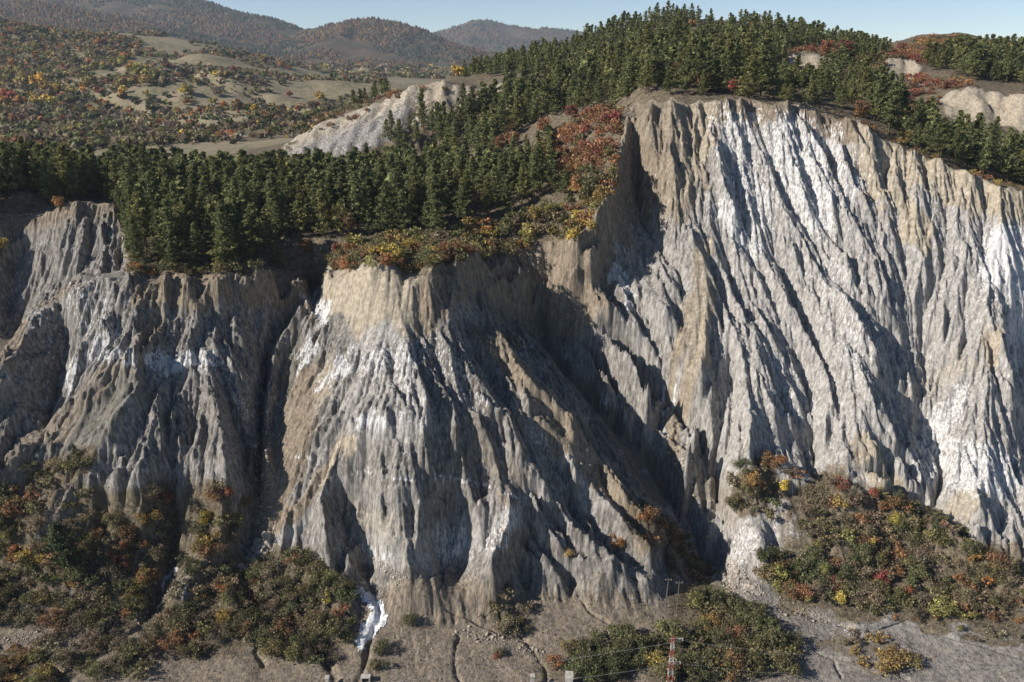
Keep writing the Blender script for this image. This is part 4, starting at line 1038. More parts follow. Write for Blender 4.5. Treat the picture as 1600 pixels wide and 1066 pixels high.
join_plants('pine_wood', [(pin[i, 0], pin[i, 1], pin[i, 2] - .2, hs[i] * rngp.uniform(.8, 1.25), hs[i], pine_colour(rngp, 0)[0], rngp.uniform(0, 6)) for i in np.where(~pick)[0]], LOW, M_NEEDLE, ('mass of dark green pines filling the plateau and the hill behind the front rows', 'pine wood'))

# ---------------------------------------------------------------- shrubs and autumn trees

SZ = [ # polygon, spacing, y range, size, hues with weights, group, keepouts
 ([(-60,790),(60,722),(130,712),(142,760),(180,800),(215,752),(255,765),(268,800),(268,870),(240,925),(195,975),(120,985),(-60,975)], 1.95, 84, 150, .9, {'grey brown': 5, 'olive': 5, 'rust brown': 2, 'dull green': 3, 'orange': .15, 'yellow green': .3, 'golden': .3}, 'shrubs of the lower left slope', ([(60,780),(130,745),(110,790),(60,830)],)),
 ([(300,790),(350,758),(385,775),(392,830),(372,868),(385,905),(392,990),(240,990),(272,935),(288,850)], 1.95, 84, 150, .88, {'grey brown': 5, 'olive': 5, 'rust brown': 2, 'dull green': 2, 'golden': .7}, 'shrubs of the knoll and mound by the dry streambed', ()),
 ([(396,890),(450,872),(510,878),(548,930),(556,985),(530,1045),(430,1040),(385,990),(392,925)], 1.95, 84, 140, .92, {'olive': 6, 'grey brown': 4, 'dull green': 3, 'rust brown': 1}, 'shrubs of the mound left of the salt flow', ()),
 ([(-60,1012),(60,1020),(80,1066),(80,1090),(-60,1090)], 2.2, 80, 110, .7, {'rust brown': 4, 'olive': 3, 'golden': 1}, 'shrubs in the lower left corner', ()),
 ([(120,975),(240,985),(420,990),(520,1040),(360,1000),(250,1060),(110,1060),(60,1000)], 2.1, 84, 115, .72, {'grey brown': 3, 'pale grey': 3, 'olive': 3, 'rust brown': 1}, 'low shrubs on the flat at the lower left', ()),
 ([(1128,740),(1210,722),(1240,745),(1300,756),(1380,780),(1450,802),(1530,860),(1600,905),(1680,950),(1680,968),(1500,968),(1350,962),(1200,925),(1176,892),(1208,830),(1160,805),(1134,785)], 1.95, 84, 150, .88, {'olive': 5, 'grey brown': 6, 'rust brown': 1.8, 'dull green': 2.5, 'orange': .1, 'red': .05, 'golden': .2, 'yellow green': .3}, 'shrubs of the right thicket', ([(1212,785),(1250,775),(1262,870),(1215,880),(1195,850)], [(1296,850),(1330,845),(1330,878),(1300,880)])),
 ([(1080,932),(1130,930),(1200,958),(1208,1000),(1250,1010),(1228,1062),(1020,1066),(1006,1000),(1068,985)], 1.95, 84, 120, .95, {'dull green': 6, 'dark green': 1, 'olive': 4, 'rust brown': .8, 'golden': .4}, 'shrubs of the thicket round the pylon', ()),
 ([(885,1012),(930,990),(990,990),(1004,1030),(1000,1066),(900,1066)], 1.9, 84, 112, .95, {'dull green': 5, 'olive': 4}, 'shrubs of the thicket by the concrete block', ()),
 ([(990,800),(1030,812),(1085,850),(1110,900),(1100,915),(1060,905),(1010,860)], 2.5, 100, 140, .85, {'grey brown': 4, 'rust brown': 2, 'olive': 3}, 'shrubs of the spur beside the shaded ravine', ()),
 ([(755,935),(790,915),(830,945),(835,985),(770,985)], 2.3, 96, 120, .8, {'grey brown': 4, 'olive': 3}, 'shrubs at the foot of the central spur', ()),
 # rim fringe and the red slope
 ([(915,270),(890,310),(820,338),(740,352),(690,366),(600,372),(520,392),(505,425),(560,424),(640,428),(700,420),(780,402),(850,392),(900,392),(950,340),(960,270)], 2.2, 138, 180, 1.0, {'olive': 5, 'golden': 2.6, 'yellow': 1.4, 'orange': 1.2, 'rust brown': 3, 'red': .3, 'yellow green': 1.6, 'dull green': 3, 'grey brown': 2}, 'autumn shrubs along the plateau rim', ()),
 ([(205,432),(330,430),(470,418),(470,408),(300,416),(205,420)], 2.2, 146, 160, .8, {'olive': 4, 'golden': 2, 'orange': 1, 'dull green': 2}, 'low shrubs along the left headwall', ()),
 ([(712,275),(735,240),(760,228),(860,190),(965,166),(975,200),(962,250),(958,300),(912,272),(870,275),(800,292)], 2.6, 160, 232, 1.05, {'rosy brown': 7, 'rust brown': 4, 'red': .5, 'orange': .6, 'olive': 2.5, 'dull green': 1.5, 'crimson': .3}, 'red shrubs of the slope beside the tall cliff', ()),
 ([(985,172),(1100,166),(1230,168),(1340,200),(1400,232),(1480,266),(1600,306),(1680,322),(1600,296),(1480,256),(1400,218),(1300,170),(1150,152),(985,160)], 3.6, 164, 192, .55, {'rust brown': 4, 'golden': 1.5, 'olive': 2, 'orange': 1, 'crimson': .5}, 'low shrubs along the rim of the tall cliff', ()),
 ([(1428,120),(1500,130),(1562,150),(1500,138),(1465,155),(1462,186),(1420,180),(1400,150)], 3.2, 230, 300, .9, {'orange': 3, 'red': 3, 'rust brown': 3, 'crimson': 1}, 'red shrubs among the small tan cliffs', ()),
 ([(1225,96),(1300,98),(1372,120),(1420,96),(1450,106),(1430,75),(1330,80),(1240,72)], 4.0, 270, 420, 1.0, {'red': 3, 'rust brown': 3, 'crimson': 1, 'orange': 2, 'olive': 2}, 'red shrubs behind the small tan bluffs', ()),
 ([(1360,100),(1440,62),(1500,62),(1570,80),(1440,95),(1430,115)], 3.4, 380, 500, 1.2, {'red': 1, 'rust brown': 5, 'orange': 3, 'dull green': 2, 'golden': 1}, 'autumn trees on the red hill at the right', ()),
 ([(985,70),(1060,62),(1200,66),(1180,90),(1080,84),(1000,84)], 6.0, 262, 400, 1.3, {'orange': 3, 'rust brown': 3, 'golden': 2, 'red': 1}, 'autumn trees by the bare patch on the hill', ()),
 ([(1380,960),(1600,965),(1600,975),(1380,972)], 1.7, 96, 116, .4, {'rust brown': 5, 'orange': 2}, 'rust coloured undergrowth at the foot of the right thicket', ()),
 ([(1470,982),(1600,990),(1600,1008),(1500,1004)], 2.0, 90, 112, .42, {'golden': 1, 'pale grey': 4, 'olive': 2}, 'tussocks on the pale bank at the lower right', ()),
 ([(1290,985),(1340,985),(1400,1010),(1380,1040),(1320,1025)], 2.0, 86, 112, .45, {'golden': 2, 'grey brown': 3}, 'tussocks on the grey flats', ()),
 ([(470,190),(540,165),(700,128),(720,140),(650,150),(600,170),(560,190),(480,215)], 5.0, 320, 400, .8, {'rust brown': 4, 'orange': 1, 'olive': 3}, 'autumn shrubs over the far cliff', ()),
 ([(735,150),(770,138),(780,180),(700,190)], 4.0, 300, 345, .9, {'rust brown': 3, 'red': 1, 'olive': 1}, 'autumn shrubs between the far cliffs', ()),
]
rs = np.random.default_rng(21)
shr = []
for si, (poly, sp, y0, y1, size, hues, grp, ko) in enumerate(SZ):
    q = scatter(poly, sp, y0, y1, 300 + si, keepout=ko)
    names = list(hues); w = np.array([hues[k] for k in names], float); w /= w.sum()
    # neighbours often share a colour
    f = fbm(q[:, 0] / 5.0, q[:, 1] / 5.0, 2, si % 3) * 2.2 - .6 + rs.normal(size=len(q)) * .18
    cw = np.cumsum(w)
    for p, t in zip(q, f):
        hue = names[int(np.searchsorted(cw, np.clip(t, 0, .9999)))] if rs.random() < .45 else names[rs.choice(len(names), p=w)]
        shr.append((*p, size * rs.uniform(.55, 1.25), hue, grp))
def shrub_colour(h):
    c = np.array(HUES[h]) * (1.22, 1.16, 1.0) * rs.uniform(.7, 1.25) * rs.uniform(.92, 1.08, 3); return tuple(c)
vis = np.array([s[5] * 1300 / s[1] for s in shr]); vis[np.array([s[3] < -30 or s[3] > 1630 or s[4] > 1085 for s in shr])] = 0
pk = np.zeros(len(shr), bool); pk[np.argsort(-vis)[:262]] = True
HSI = {}
for i in np.where(pk)[0]:
    x, y, z, u, v, s, hue, grp = shr[i]
    size = 'large' if s > 1.0 else 'small' if s < .72 else 'medium'
    thin = hue in ('pale grey', 'grey brown', 'rosy brown') and rs.random() < .6
    make_plant('shrub', (THIN[rs.integers(3)] if thin else SHRUBS[rs.integers(7)]), x, y, z - .25, s, shrub_colour(hue), f'{size} {hue} shrub {where(u, v)}', 'shrub', grp, s * rs.uniform(.85, 1.25), ('foliage', 'stem'))
SLOW = [lobed_arrays(400 + i, 2.0, 2.9, 250, .25, 9) for i in range(5)]
join_plants('shrub_thicket', [(*shr[i][:3], shr[i][5], shr[i][5], shrub_colour(shr[i][6]), rs.uniform(0, 6)) for i in np.where(~pk)[0]], SLOW, M_LEAF, ('mass of mixed autumn shrubs filling in between the larger ones', 'thicket'))
print('shrubs', len(shr), time.time() - T0)
# ---------------------------------------------------------------- trees of the far hillside
FARTREE = [plant_proto('far_tree', lobed_arrays(500 + i, 3.0, 6.4, 460, .55, 10, 'shrub'), M_FLEAF, M_BARK) for i in range(4)]
rf = np.random.default_rng(77)
# (u, v of the crown centre, width in px, hue): the crowns that stand out
FT = [(192,98,14,'yellow green'),(208,108,16,'golden'),(222,112,20,'yellow green'),(236,118,16,'yellow green'),(228,128,14,'golden'),(38,126,18,'yellow green'),(64,130,20,'yellow'),(78,140,18,'golden'),(90,142,14,'yellow'),(38,160,18,'orange'),(62,160,18,'golden'),(82,158,16,'yellow'),(14,152,20,'red'),(10,162,16,'orange'),
 (193,142,10,'yellow'),(192,154,12,'golden'),(230,148,9,'yellow'),(232,158,10,'yellow green'),(290,142,14,'yellow'),(298,146,10,'golden'),(350,166,12,'orange'),(372,165,14,'golden'),(384,168,9,'yellow'),(398,170,10,'yellow'),(60,76,14,'yellow green'),(55,90,8,'orange'),(152,70,10,'orange'),(158,68,10,'red'),(384,72,12,'yellow green'),(406,84,10,'olive'),(414,94,12,'golden'),(440,102,9,'orange'),(452,106,9,'orange'),(300,68,6,'olive'),(275,85,7,'orange'),(262,103,10,'orange'),
 (120,98,13,'olive'),(150,104,11,'yellow green'),(162,106,8,'yellow green'),(20,100,10,'orange'),(14,120,12,'yellow green'),(140,132,14,'golden'),(160,148,14,'rosy brown'),(150,175,12,'golden'),(162,178,10,'orange'),(112,158,9,'golden'),(78,194,9,'golden'),(205,190,12,'golden'),(222,190,12,'yellow green'),(250,188,12,'yellow green'),(164,196,8,'yellow green'),(340,146,12,'pale grey'),(332,158,10,'yellow green'),(365,110,9,'red'),(352,118,8,'golden'),(338,118,8,'yellow'),(452,148,8,'red'),(500,152,14,'golden'),(290,162,9,'orange'),(328,172,8,'golden'),(412,178,8,'pale grey'),(372,122,9,'pale grey'),(520,118,8,'dull green'),(466,170,8,'orange'),(700,100,1,'orange'),
 (718,112,16,'yellow'),(735,100,14,'golden'),(708,106,8,'golden')]
PLACES = [((0,100,60,120),'high on the left slope'), ((100,260,60,120),'in the tree belt below the grassy crest'), ((260,520,60,125),'on the grassy slope at the right of the far hill'), ((0,100,120,180),'in the wooded hollow at the far left'), ((100,260,120,170),'in the middle of the far hillside'),
 ((260,520,125,180),'along the shaded gully of the far hill'), ((0,520,170,240),'low on the far hillside above the pine plateau')]
def pname(u, v):
    for (a, b, c, d), t in PLACES:
        if a <= u < b and c <= v < d: return t
    return 'above the pale far cliff'
for u, v, wpx, hue in FT:
    if wpx < 3: continue
    p = place(u, v + wpx * .5, 300 if u < 560 else 330)
    if p is None: continue
    s = wpx * p[1] / F_PX / 4.4
    make_plant('broadleaf_tree', FARTREE[rf.integers(4)], p[0], p[1], p[2] - .3, s, shrub_colour(hue), f'{"big" if wpx > 13 else "small"} {hue} tree {pname(u, v)}', 'tree', 'autumn trees of the far hillside', None)
# bushes and copses too many and too small to pick apart
X = rf.uniform(-800, 260, 100000); Y = rf.uniform(430, 1240, 100000)
Z = far_z(X, Y); u, v = UV(X, Y, Z)
den = fbm(X / 75, Y / 75, 4, 2)
grass = inpoly(u, v, [(205,55),(330,62),(540,118),(520,190),(430,160),(330,110),(250,85)])
field2 = inpoly(u, v, [(210,165),(330,165),(460,215),(300,215),(220,195)])
left = u < 260
lim = np.where(grass, .56, np.where(field2, .55, np.where(left, .42, .47)))
m = (den + rf.normal(size=len(X)) * .05 > lim) & (u > -30) & (u < 600) & (v < 235)
X, Y, Z, u, v = (a[m] for a in (X, Y, Z, u, v))
keep = rf.random(len(X)) < np.clip(11000 / len(X), 0, 1); X, Y, Z, u, v = (a[keep] for a in (X, Y, Z, u, v))
B = [lobed_arrays(540 + i, 3.0, 4.6, 26, 1.45, 5) for i in range(5)]
hn = ['olive', 'grey brown', 'dull green', 'dark green', 'rust brown', 'orange', 'red', 'golden', 'pale grey', 'yellow green']
def pick_hue(u, v):
    if u < 240 and v < 175: w = [5, 5, 3, 1.5, 2.5, .8, .3, .8, 1, 1]
    else: w = [4, 6, 3, 1, 1.2, .2, .1, .4, 2.5, .6]
    w = np.array(w); return hn[rf.choice(10, p=w / w.sum())]
X2 = rf.uniform(-500, 300, 24000); Y2 = rf.uniform(1240, 1960, 24000); Z2 = far_z(X2, Y2); u2, v2 = UV(X2, Y2, Z2)
m2 = (u2 > 430) & (u2 < 780) & (v2 < 140) & (fbm(X2 / 90, Y2 / 60, 3, 3) > .45); k2 = np.where(m2)[0][:1500]
X, Y, Z, u, v = (np.concatenate([a, b[k2]]) for a, b in ((X, X2), (Y, Y2), (Z, Z2), (u, u2), (v, v2)))
items = []
for a, b, c, d, e in zip(X, Y, Z, u, v):
    s = rf.uniform(.3, 1.0) ** 1.3 * 1.5 * (1.7 if b > 1240 else 1) * (1 if d < 260 or rf.random() < .3 else .6)
    items.append((a, b, c - .3, s, s * rf.uniform(.7, 1.3), shrub_colour(pick_hue(d, e)), rf.uniform(0, 6)))
join_plants('hillside_copse', items, B, M_FLEAF, ('copses and scrub scattered over the far grassy hillside', 'copse'))
# forest on the mountains
X = rf.uniform(-3600, 1300, 240000); Y = rf.uniform(2050, 5600, 240000)
ok_ = rf.random(len(X)) < (2600 / Y) ** 1.2; X, Y = X[ok_], Y[ok_]
Z = mount_z(X, Y); u, v = UV(X, Y, Z); m = (u > -20) & (u < 900) & (v > -20) & (v < 130) & (fbm(X / 160, Y / 160, 3, 1) > .36)
X, Y, Z, u, v = (a[m] for a in (X, Y, Z, u, v)); k = rf.random(len(X)) < np.clip(42000 / len(X), 0, 1); X, Y, Z = X[k], Y[k], Z[k]
n = len(X)
base = np.array([(1, 0, 0), (-.5, .86, 0), (-.5, -.86, 0), (0, 0, 1.5)], float)
Tt = np.array([(0, 1, 3), (1, 2, 3), (2, 0, 3)])
sc_ = rf.uniform(3.5, 7.5, n) * (Y / 3000) ** .4; ro = rf.uniform(0, 6.28, n)
Vb = np.stack([(base[None, :, 0] * np.cos(ro)[:, None] - base[None, :, 1] * np.sin(ro)[:, None]) * sc_[:, None] + X[:, None],
               (base[None, :, 0] * np.sin(ro)[:, None] + base[None, :, 1] * np.cos(ro)[:, None]) * sc_[:, None] + Y[:, None],
               base[None, :, 2] * sc_[:, None] + Z[:, None] - 1], -1).reshape(-1, 3)
pal = np.array([(.16, .085, .045), (.11, .085, .05), (.07, .07, .035), (.04, .055, .028), (.20, .12, .04), (.12, .10, .08)])
ev = fbm(X / 420, Y / 420, 3, 3)
ci = np.where(ev > .55, rf.choice([2, 3, 3, 5], n), rf.choice([0, 0, 1, 1, 2, 4, 5], n))
join_col = np.repeat(pal[ci] * rf.uniform(.7, 1.3, (n, 1)), 4, 0)
me = tris_mesh('mountain_forest', Vb, (Tt[None] + np.arange(n)[:, None, None] * 4).reshape(-1, 3), join_col, M_FLEAF)
fo = bpy.data.objects.new('mountain_forest', me); COL.objects.link(fo); fo['kind'] = 'stuff'
fo['label'] = 'autumn forest covering the far blue mountains'; fo['category'] = 'forest'
# undergrowth between the shrubs: twigs, dead grass, low leaves
rg = np.random.default_rng(9)
I = rg.choice(FX.size, 420000)
gx_, gy_ = FX.ravel()[I], FY.ravel()[I]; lt = litter.ravel()[I]; uu, vv_ = pu.ravel()[I], pv.ravel()[I]
pl = (FY.ravel()[I] > 140) & (vv_ < 440)
m = (rg.random(len(I)) < np.where(pl, .6, np.maximum(np.clip(lt, 0, 1) ** 1.2, np.where((vv_ > 880) & (fbm(gx_ / 2.5, gy_ / 2.5, 3, 2) > .56), .22, .012) * (vv_ > 840)))) & ((lt > .3) | (vv_ > 840)) & (uu > -40) & (uu < 1640) & (vv_ < 1085) & (gy_ < 200)
I = I[m][:190000]; P = np.stack([FX.ravel()[I], FY.ravel()[I], FZ.ravel()[I] + rg.uniform(.03, .6, len(I)) * rg.random(len(I))], 1)
V, T = leaves_at(P, np.tile([(0, 0, .4)], (len(P), 1)), .13, rg, 1.3)
pal = np.array([(.17, .13, .09), (.13, .11, .06), (.10, .10, .05), (.24, .15, .08), (.25, .22, .17), (.34, .26, .13)])
tv = np.repeat(pal[rg.integers(0, 6, len(P))] * rg.uniform(.6, 1.3, (len(P), 1)), 3, 0)
me = tris_mesh('undergrowth', V, T, tv, M_LEAF)
ug = bpy.data.objects.new('undergrowth', me); COL.objects.link(ug); ug['kind'] = 'stuff'; ug['label'] = 'low twigs, dead grass and leaves between the shrubs'; ug['category'] = 'undergrowth'
print('far plants', time.time() - T0)
# ---------------------------------------------------------------- single autumn trees and conifers that stand out (base bearing, height m, hue, shape, words)
HERO = [
 (103,898,8.2,'dark green','pine','broad dark conifer standing alone among the lower left shrubs'),
 (120,722,2.6,'dull green','pine','tiny conifer on the crest of the lower left spur'),
 (1458,842,3.4,'dull green','pine','small pale conifer at the edge of the right ravine'),
 (1402,800,3.6,'dull green','pine','small conifer on the thicket crest left of the ravine'),
 (1525,880,2.6,'dull green','pine','little conifer beside the orange tree at the right ravine'),
 (1311,946,3.2,'yellow','tree','bright yellow round tree at the foot of the right thicket'),
 (1304,922,2.4,'red','shrub','small red shrub directly above the bright yellow tree'),
 (1418,936,2.8,'red','tree','round red tree low in the right thicket'),
 (1217,742,3.2,'orange','tree','orange red tree at the top left of the right thicket'),
 (1224,772,3.4,'yellow','tree','yellow tree just below the orange red tree on the mound'),
 (1170,765,3.0,'golden','shrub','golden brown shrub on the left top of the right mound'),
 (1361,868,4.0,'yellow','poplar','slender yellow tree in the middle of the right thicket'),
 (1376,886,3.0,'golden','tree','golden tree next to the slender yellow one'),
 (1375,908,2.4,'crimson','shrub','crimson shrub below the golden tree'),
 (1286,902,3.2,'yellow green','tree','yellow green tree in the left part of the right thicket'),
 (1521,884,3.0,'orange','tree','orange tree at the right end of the thicket by the ravine'),
 (1363,782,2.6,'red','tree','red tree on the crest of the right thicket'),
 (1380,806,3.2,'orange','tree','orange tree just under the red one on the crest'),
 (1397,824,2.6,'yellow','shrub','yellow shrub in the upper right thicket'),
 (1428,830,2.6,'yellow green','shrub','yellow green shrub near the small pale conifer'),
 (1310,770,2.6,'red','shrub','dark red shrub on the upper left crest of the thicket'),
 (1370,1044,3.0,'golden','shrub','wide straw yellow bush on the grey flats'),
 (1400,1040,2.4,'golden','shrub','straw yellow bush right next to the widest one'),
 (1423,1042,2.4,'yellow green','shrub','round olive yellow bush standing apart on the grey flats'),
 (322,826,3.4,'yellow','tree','yellow tree on the knoll right of the streambed gully'),
 (360,790,3.2,'red','tree','dark red tree at the top of the knoll'),
 (384,800,2.2,'golden','shrub','golden shrub right of the dark red tree'),
 (366,835,3.0,'yellow green','shrub','yellow green shrub on the right side of the knoll'),
 (57,878,2.6,'yellow','shrub','yellow shrub left of the broad dark conifer'),
 (25,875,2.8,'orange','tree','orange tree near the left frame edge'),
 (12,850,3.0,'yellow green','tree','yellow green tree at the left frame edge'),
 (192,890,3.0,'red','tree','red tree right of the broad dark conifer'),
 (230,910,3.0,'golden','tree','golden tree beside the streambed'),
 (242,828,3.0,'yellow green','tree','yellow green tree under the grey spur'),
 (205,862,3.6,'dull green','tree','green tree between the conifer and the streambed'),
 (513,948,4.2,'yellow','poplar','slender yellow tree on the mound left of the salt flow'),
 (390,970,2.0,'yellow','shrub','small yellow shrub left on the mound by the streambed'),
 (350,925,3.0,'orange','shrub','rust orange shrub on the mound right of the streambed'),
 (963,862,2.4,'orange','shrub','orange shrub at the base of the central brown spur'),
 (1051,858,2.2,'orange','shrub','orange shrub in the mouth of the shaded ravine'),
 (888,884,1.3,'golden','shrub','low straw orange bush on the central spur'),
 (793,992,3.0,'grey brown','shrub','bare brown bush at the foot of the central pyramid'),
 (812,985,2.6,'olive','shrub','olive bush right of the bare brown one at the central pyramid'),
 (637,975,2.4,'olive','shrub','grey olive bush alone on the fan beside the salt flow'),
 (598,1022,2.4,'dull green','shrub','green bush on the edge of the gully below the salt flow'),
 (592,1046,2.0,'olive','shrub','low olive bush beneath the green one by the gully'),
 (780,1026,1.3,'olive','shrub','small round bush with a long shadow on the lower fan'),
 (774,1030,.9,'red','shrub','tiny rust red tuft at the foot of the small round bush'),
 (868,1042,2.2,'rosy brown','shrub','rust brown bush between the fan and the concrete block'),
 (610,398,4.6,'yellow','poplar','tall bright yellow sapling on the central rim'),
 (640,400,3.8,'yellow','tree','yellow tree right of the tall sapling on the central rim'),
 (665,402,3.4,'yellow green','tree','yellow green tree on the central rim'),
 (590,402,3.0,'golden','tree','golden tree left of the tall sapling on the central rim'),
 (528,402,3.6,'red','tree','small red tree at the left tip of the central rim'),
 (545,398,3.2,'orange','tree','orange red tree beside the left tip of the central rim'),
 (478,412,4.6,'orange','tree','orange tree in the dark notch behind the left headwall'),
 (725,385,3.6,'golden','tree','golden tree where the central rim bends back'),
 (760,372,3.6,'orange','tree','orange tree over the shaded central gully'),
 (836,352,5.0,'golden','tree','golden orange tree at the front of the wooded shoulder'),
 (860,346,4.6,'yellow green','tree','yellow green tree at the front of the wooded shoulder'),
 (880,358,4.2,'olive','tree','olive tree overhanging the rim of the shoulder'),
 (918,318,8.0,'olive','tree','big olive tree with an orange crown side on the shoulder'),
 (905,312,6.4,'orange','tree','rusty orange tree left of the big olive one'),
 (934,250,3.6,'crimson','tree','crimson tree on the shoulder above the big olive one'),
 (885,262,3.0,'crimson','tree','dark crimson tree in the middle of the shoulder'),
 (910,240,4.0,'red','tree','red tree high on the shoulder'),
 (822,240,6.6,'yellow green','poplar','yellow green poplar in the red shrub slope'),
 (757,250,6.0,'rosy brown','tree','dull red tree at the left end of the red slope'),
 (780,240,6.5,'rosy brown','tree','pale rosy tree right of the dull red one'),
 (800,232,6.5,'rosy brown','tree','rosy brown tree left of the yellow green poplar'),
 (850,215,6.5,'rosy brown','tree','rosy brown tree at the top of the red slope'),
 (893,190,6.0,'crimson','tree','crimson tree at the top edge of the red slope'),
 (1100,148,6.0,'rust brown','tree','rust coloured tree among the pines on the tall cliff rim'),
 (1148,150,5.0,'crimson','tree','dark red tree below the pines on the tall cliff rim'),
 (1345,195,6.0,'rust brown','tree','rust brown tree under the pines near the dark hole'),
 (1290,90,7.0,'red','tree','red tree right of the small tan bluff'),
 (1320,92,7.0,'red','tree','wide red tree behind the small tan bluff'),
 (1408,84,7.0,'crimson','tree','crimson tree above the second small tan bluff'),
 (1175,54,6.0,'orange','tree','orange tree near the hilltop'),
 (1080,50,6.0,'orange','tree','orange tree by the bare patch near the hilltop'),
 (95,330,4.0,'orange','tree','orange tree over the small bare face at the upper left'),
 (6,410,5.0,'golden','tree','golden tree at the left edge above the dark ravine'),
]
PR = {'pine': (PINES, 12.0), 'tree': (TREES, 5.6), 'shrub': (SHRUBS, 3.0), 'poplar': (POPS, 5.4)}
for k, (u, v, h, hue, shp, lab) in enumerate(HERO):
    p = place(u, v)
    if p is None: print('no place', lab); continue
    protos, ph = PR[shp]; s = h / ph
    wide = 1.45 if 'broad' in lab or 'wide' in lab else 1.15 if shp == 'pine' and h < 4 else 1
    nm = {'pine': 'pine_tree', 'tree': 'autumn_tree', 'shrub': 'shrub', 'poplar': 'poplar_sapling'}[shp]
    make_plant(nm, protos[k % len(protos)], p[0], p[1], p[2] - .15, s * wide, shrub_colour(hue) if shp != 'pine' else HUES[hue], lab, {'pine': 'pine tree', 'tree': 'tree', 'shrub': 'shrub', 'poplar': 'tree'}[shp], None, s * (1.1 if wide > 1 else 1), ('crown', 'trunk') if shp != 'shrub' else ('foliage', 'stem'))

# ---------------------------------------------------------------- generic mesh things
def mesh_obj(name, V, F, mat, parent=None, smooth=False):
    me = bpy.data.meshes.new(name); me.from_pydata([tuple(p) for p in V], [], [tuple(int(i) for i in f) for f in F]); me.update()
    if smooth: me.polygons.foreach_set('use_smooth', [True] * len(me.polygons))
    me.materials.append(mat); o = bpy.data.objects.new(name, me); COL.objects.link(o)
    if parent: o.parent = parent
    return o
def tag(o, label, cat, group=None):
    o['label'] = label; o['category'] = cat
    if group: o['group'] = group
def empty(name, loc, rz=0):
    o = bpy.data.objects.new(name, None); COL.objects.link(o); o.location = loc; o.rotation_euler = (0, 0, rz); return o
def box(x0, x1, y0, y1, z0, z1, bev=0):
    V = [(x, y, z) for z in (z0, z1) for y in (y0, y1) for x in (x0, x1)]
    return np.array(V, float), [(0, 2, 3, 1), (4, 5, 7, 6), (0, 1, 5, 4), (2, 6, 7, 3), (0, 4, 6, 2), (1, 3, 7, 5)]
def boxes(L):
    Vs, Fs, o = [], [], 0
    for b in L:
        V, F = box(*b); Vs.append(V); Fs += [tuple(i + o for i in f) for f in F]; o += len(V)
    return np.concatenate(Vs), Fs
# boulders
def boulder_mesh(seed):
    import bmesh
    rng = np.random.default_rng(seed); bm = bmesh.new(); bmesh.ops.create_icosphere(bm, subdivisions=2, radius=1)
    ax = rng.uniform(.6, 1.1, 3); pl = rng.normal(size=(7, 3)); pl /= np.linalg.norm(pl, axis=1, keepdims=True); dd = rng.uniform(.55, .85, 7)
    for v in bm.verts:
        p = np.array(v.co)
        for n_, d_ in zip(pl, dd):
            t = p @ n_ - d_
            if t > 0: p -= n_ * t
        v.co = p * ax
    me = bpy.data.meshes.new('boulder'); bm.to_mesh(me); bm.free(); me.materials.append(M_STONE); return me
BM = [boulder_mesh(i) for i in range(6)]
rb = np.random.default_rng(5)
BZ = [('in the boulder fan at the foot of the left gully', [(395,848),(420,835),(425,862),(412,885),(388,898),(372,888),(380,870)], 46, .35, .95),
      ('in the rubble of the left gully', [(398,700),(420,690),(428,760),(425,820),(402,815)], 24, .2, .5),
      ('in the blocky outwash below the shaded ravine', [(1100,870),(1140,880),(1190,925),(1150,925),(1110,905)], 26, .25, .6),
      ('in the rubble beside the brown scree', [(1020,680),(1050,700),(1100,800),(1070,800),(1035,740)], 22, .25, .5),
      ('along the dry salt streambed', [(262,880),(285,890),(240,950),(215,985),(205,975),(240,930)], 20, .18, .42),
      ('on the stony edge of the central fan', [(715,980),(760,985),(790,1010),(735,1005),(705,1000)], 18, .12, .3)]
cols = [(.9, .88, .84), (.75, .74, .73), (1, .86, .7)]
for where_b, poly, n, a, b in BZ:
    P_ = np.array(poly); k = 0; got = []
    while k < n * 30 and len(got) < n:
        k += 1; u = rb.uniform(P_[:, 0].min(), P_[:, 0].max()); v = rb.uniform(P_[:, 1].min(), P_[:, 1].max())
        if not inpoly(np.array([u]), np.array([v]), poly)[0]: continue
        p = place(u, v)
        if p: got.append((u, v, p, float(rb.uniform(a, b) * (1 if rb.random() < .75 else 1.3))))
    for u, v, p, r in got:
        o = bpy.data.objects.new('boulder', BM[rb.integers(6)]); COL.objects.link(o)
        o.location = (p[0], p[1], p[2] + r * .15); o.scale = (r, r, r * .8); o.rotation_euler = tuple(rb.uniform(0, 6, 3))
        tag(o, f'{"large" if r > (a + b) / 2 else "small"} angular boulder {where_b}', 'boulder', f'boulders {where_b}')
# rubble: uncountable small stones in the gullies
V, F = [], []; o_ = 0
RV = [([(400,690),(425,690),(430,830),(415,890),(375,895),(390,840)], 1500, .1), ([(1015,670),(1050,690),(1120,850),(1200,930),(1140,930),(1060,800)], 1600, .1), ([(700,985),(800,985),(880,1040),(760,1010)], 700, .07), ([(560,860),(590,870),(640,905),(620,915)], 400, .1), ([(205,980),(280,880),(290,890),(230,985)], 500, .08), ([(1150,905),(1350,985),(1350,1000),(1150,940)], 500, .08), ([(0,990),(110,985),(120,1010),(0,1010)], 400, .08), ([(600,980),(860,1010),(860,1066),(600,1066)], 600, .05), ([(1000,1058),(1060,1060),(1260,1060),(1260,1066),(1000,1066)], 200, .06)]
oc = np.array([(1, 0, 0), (0, 1, 0), (-1, 0, 0), (0, -1, 0), (0, 0, .8), (0, 0, -.8)], float); of = [(0, 1, 4), (1, 2, 4), (2, 3, 4), (3, 0, 4), (1, 0, 5), (2, 1, 5), (3, 2, 5), (0, 3, 5)]
candu, candv = pu.ravel(), pv.ravel()
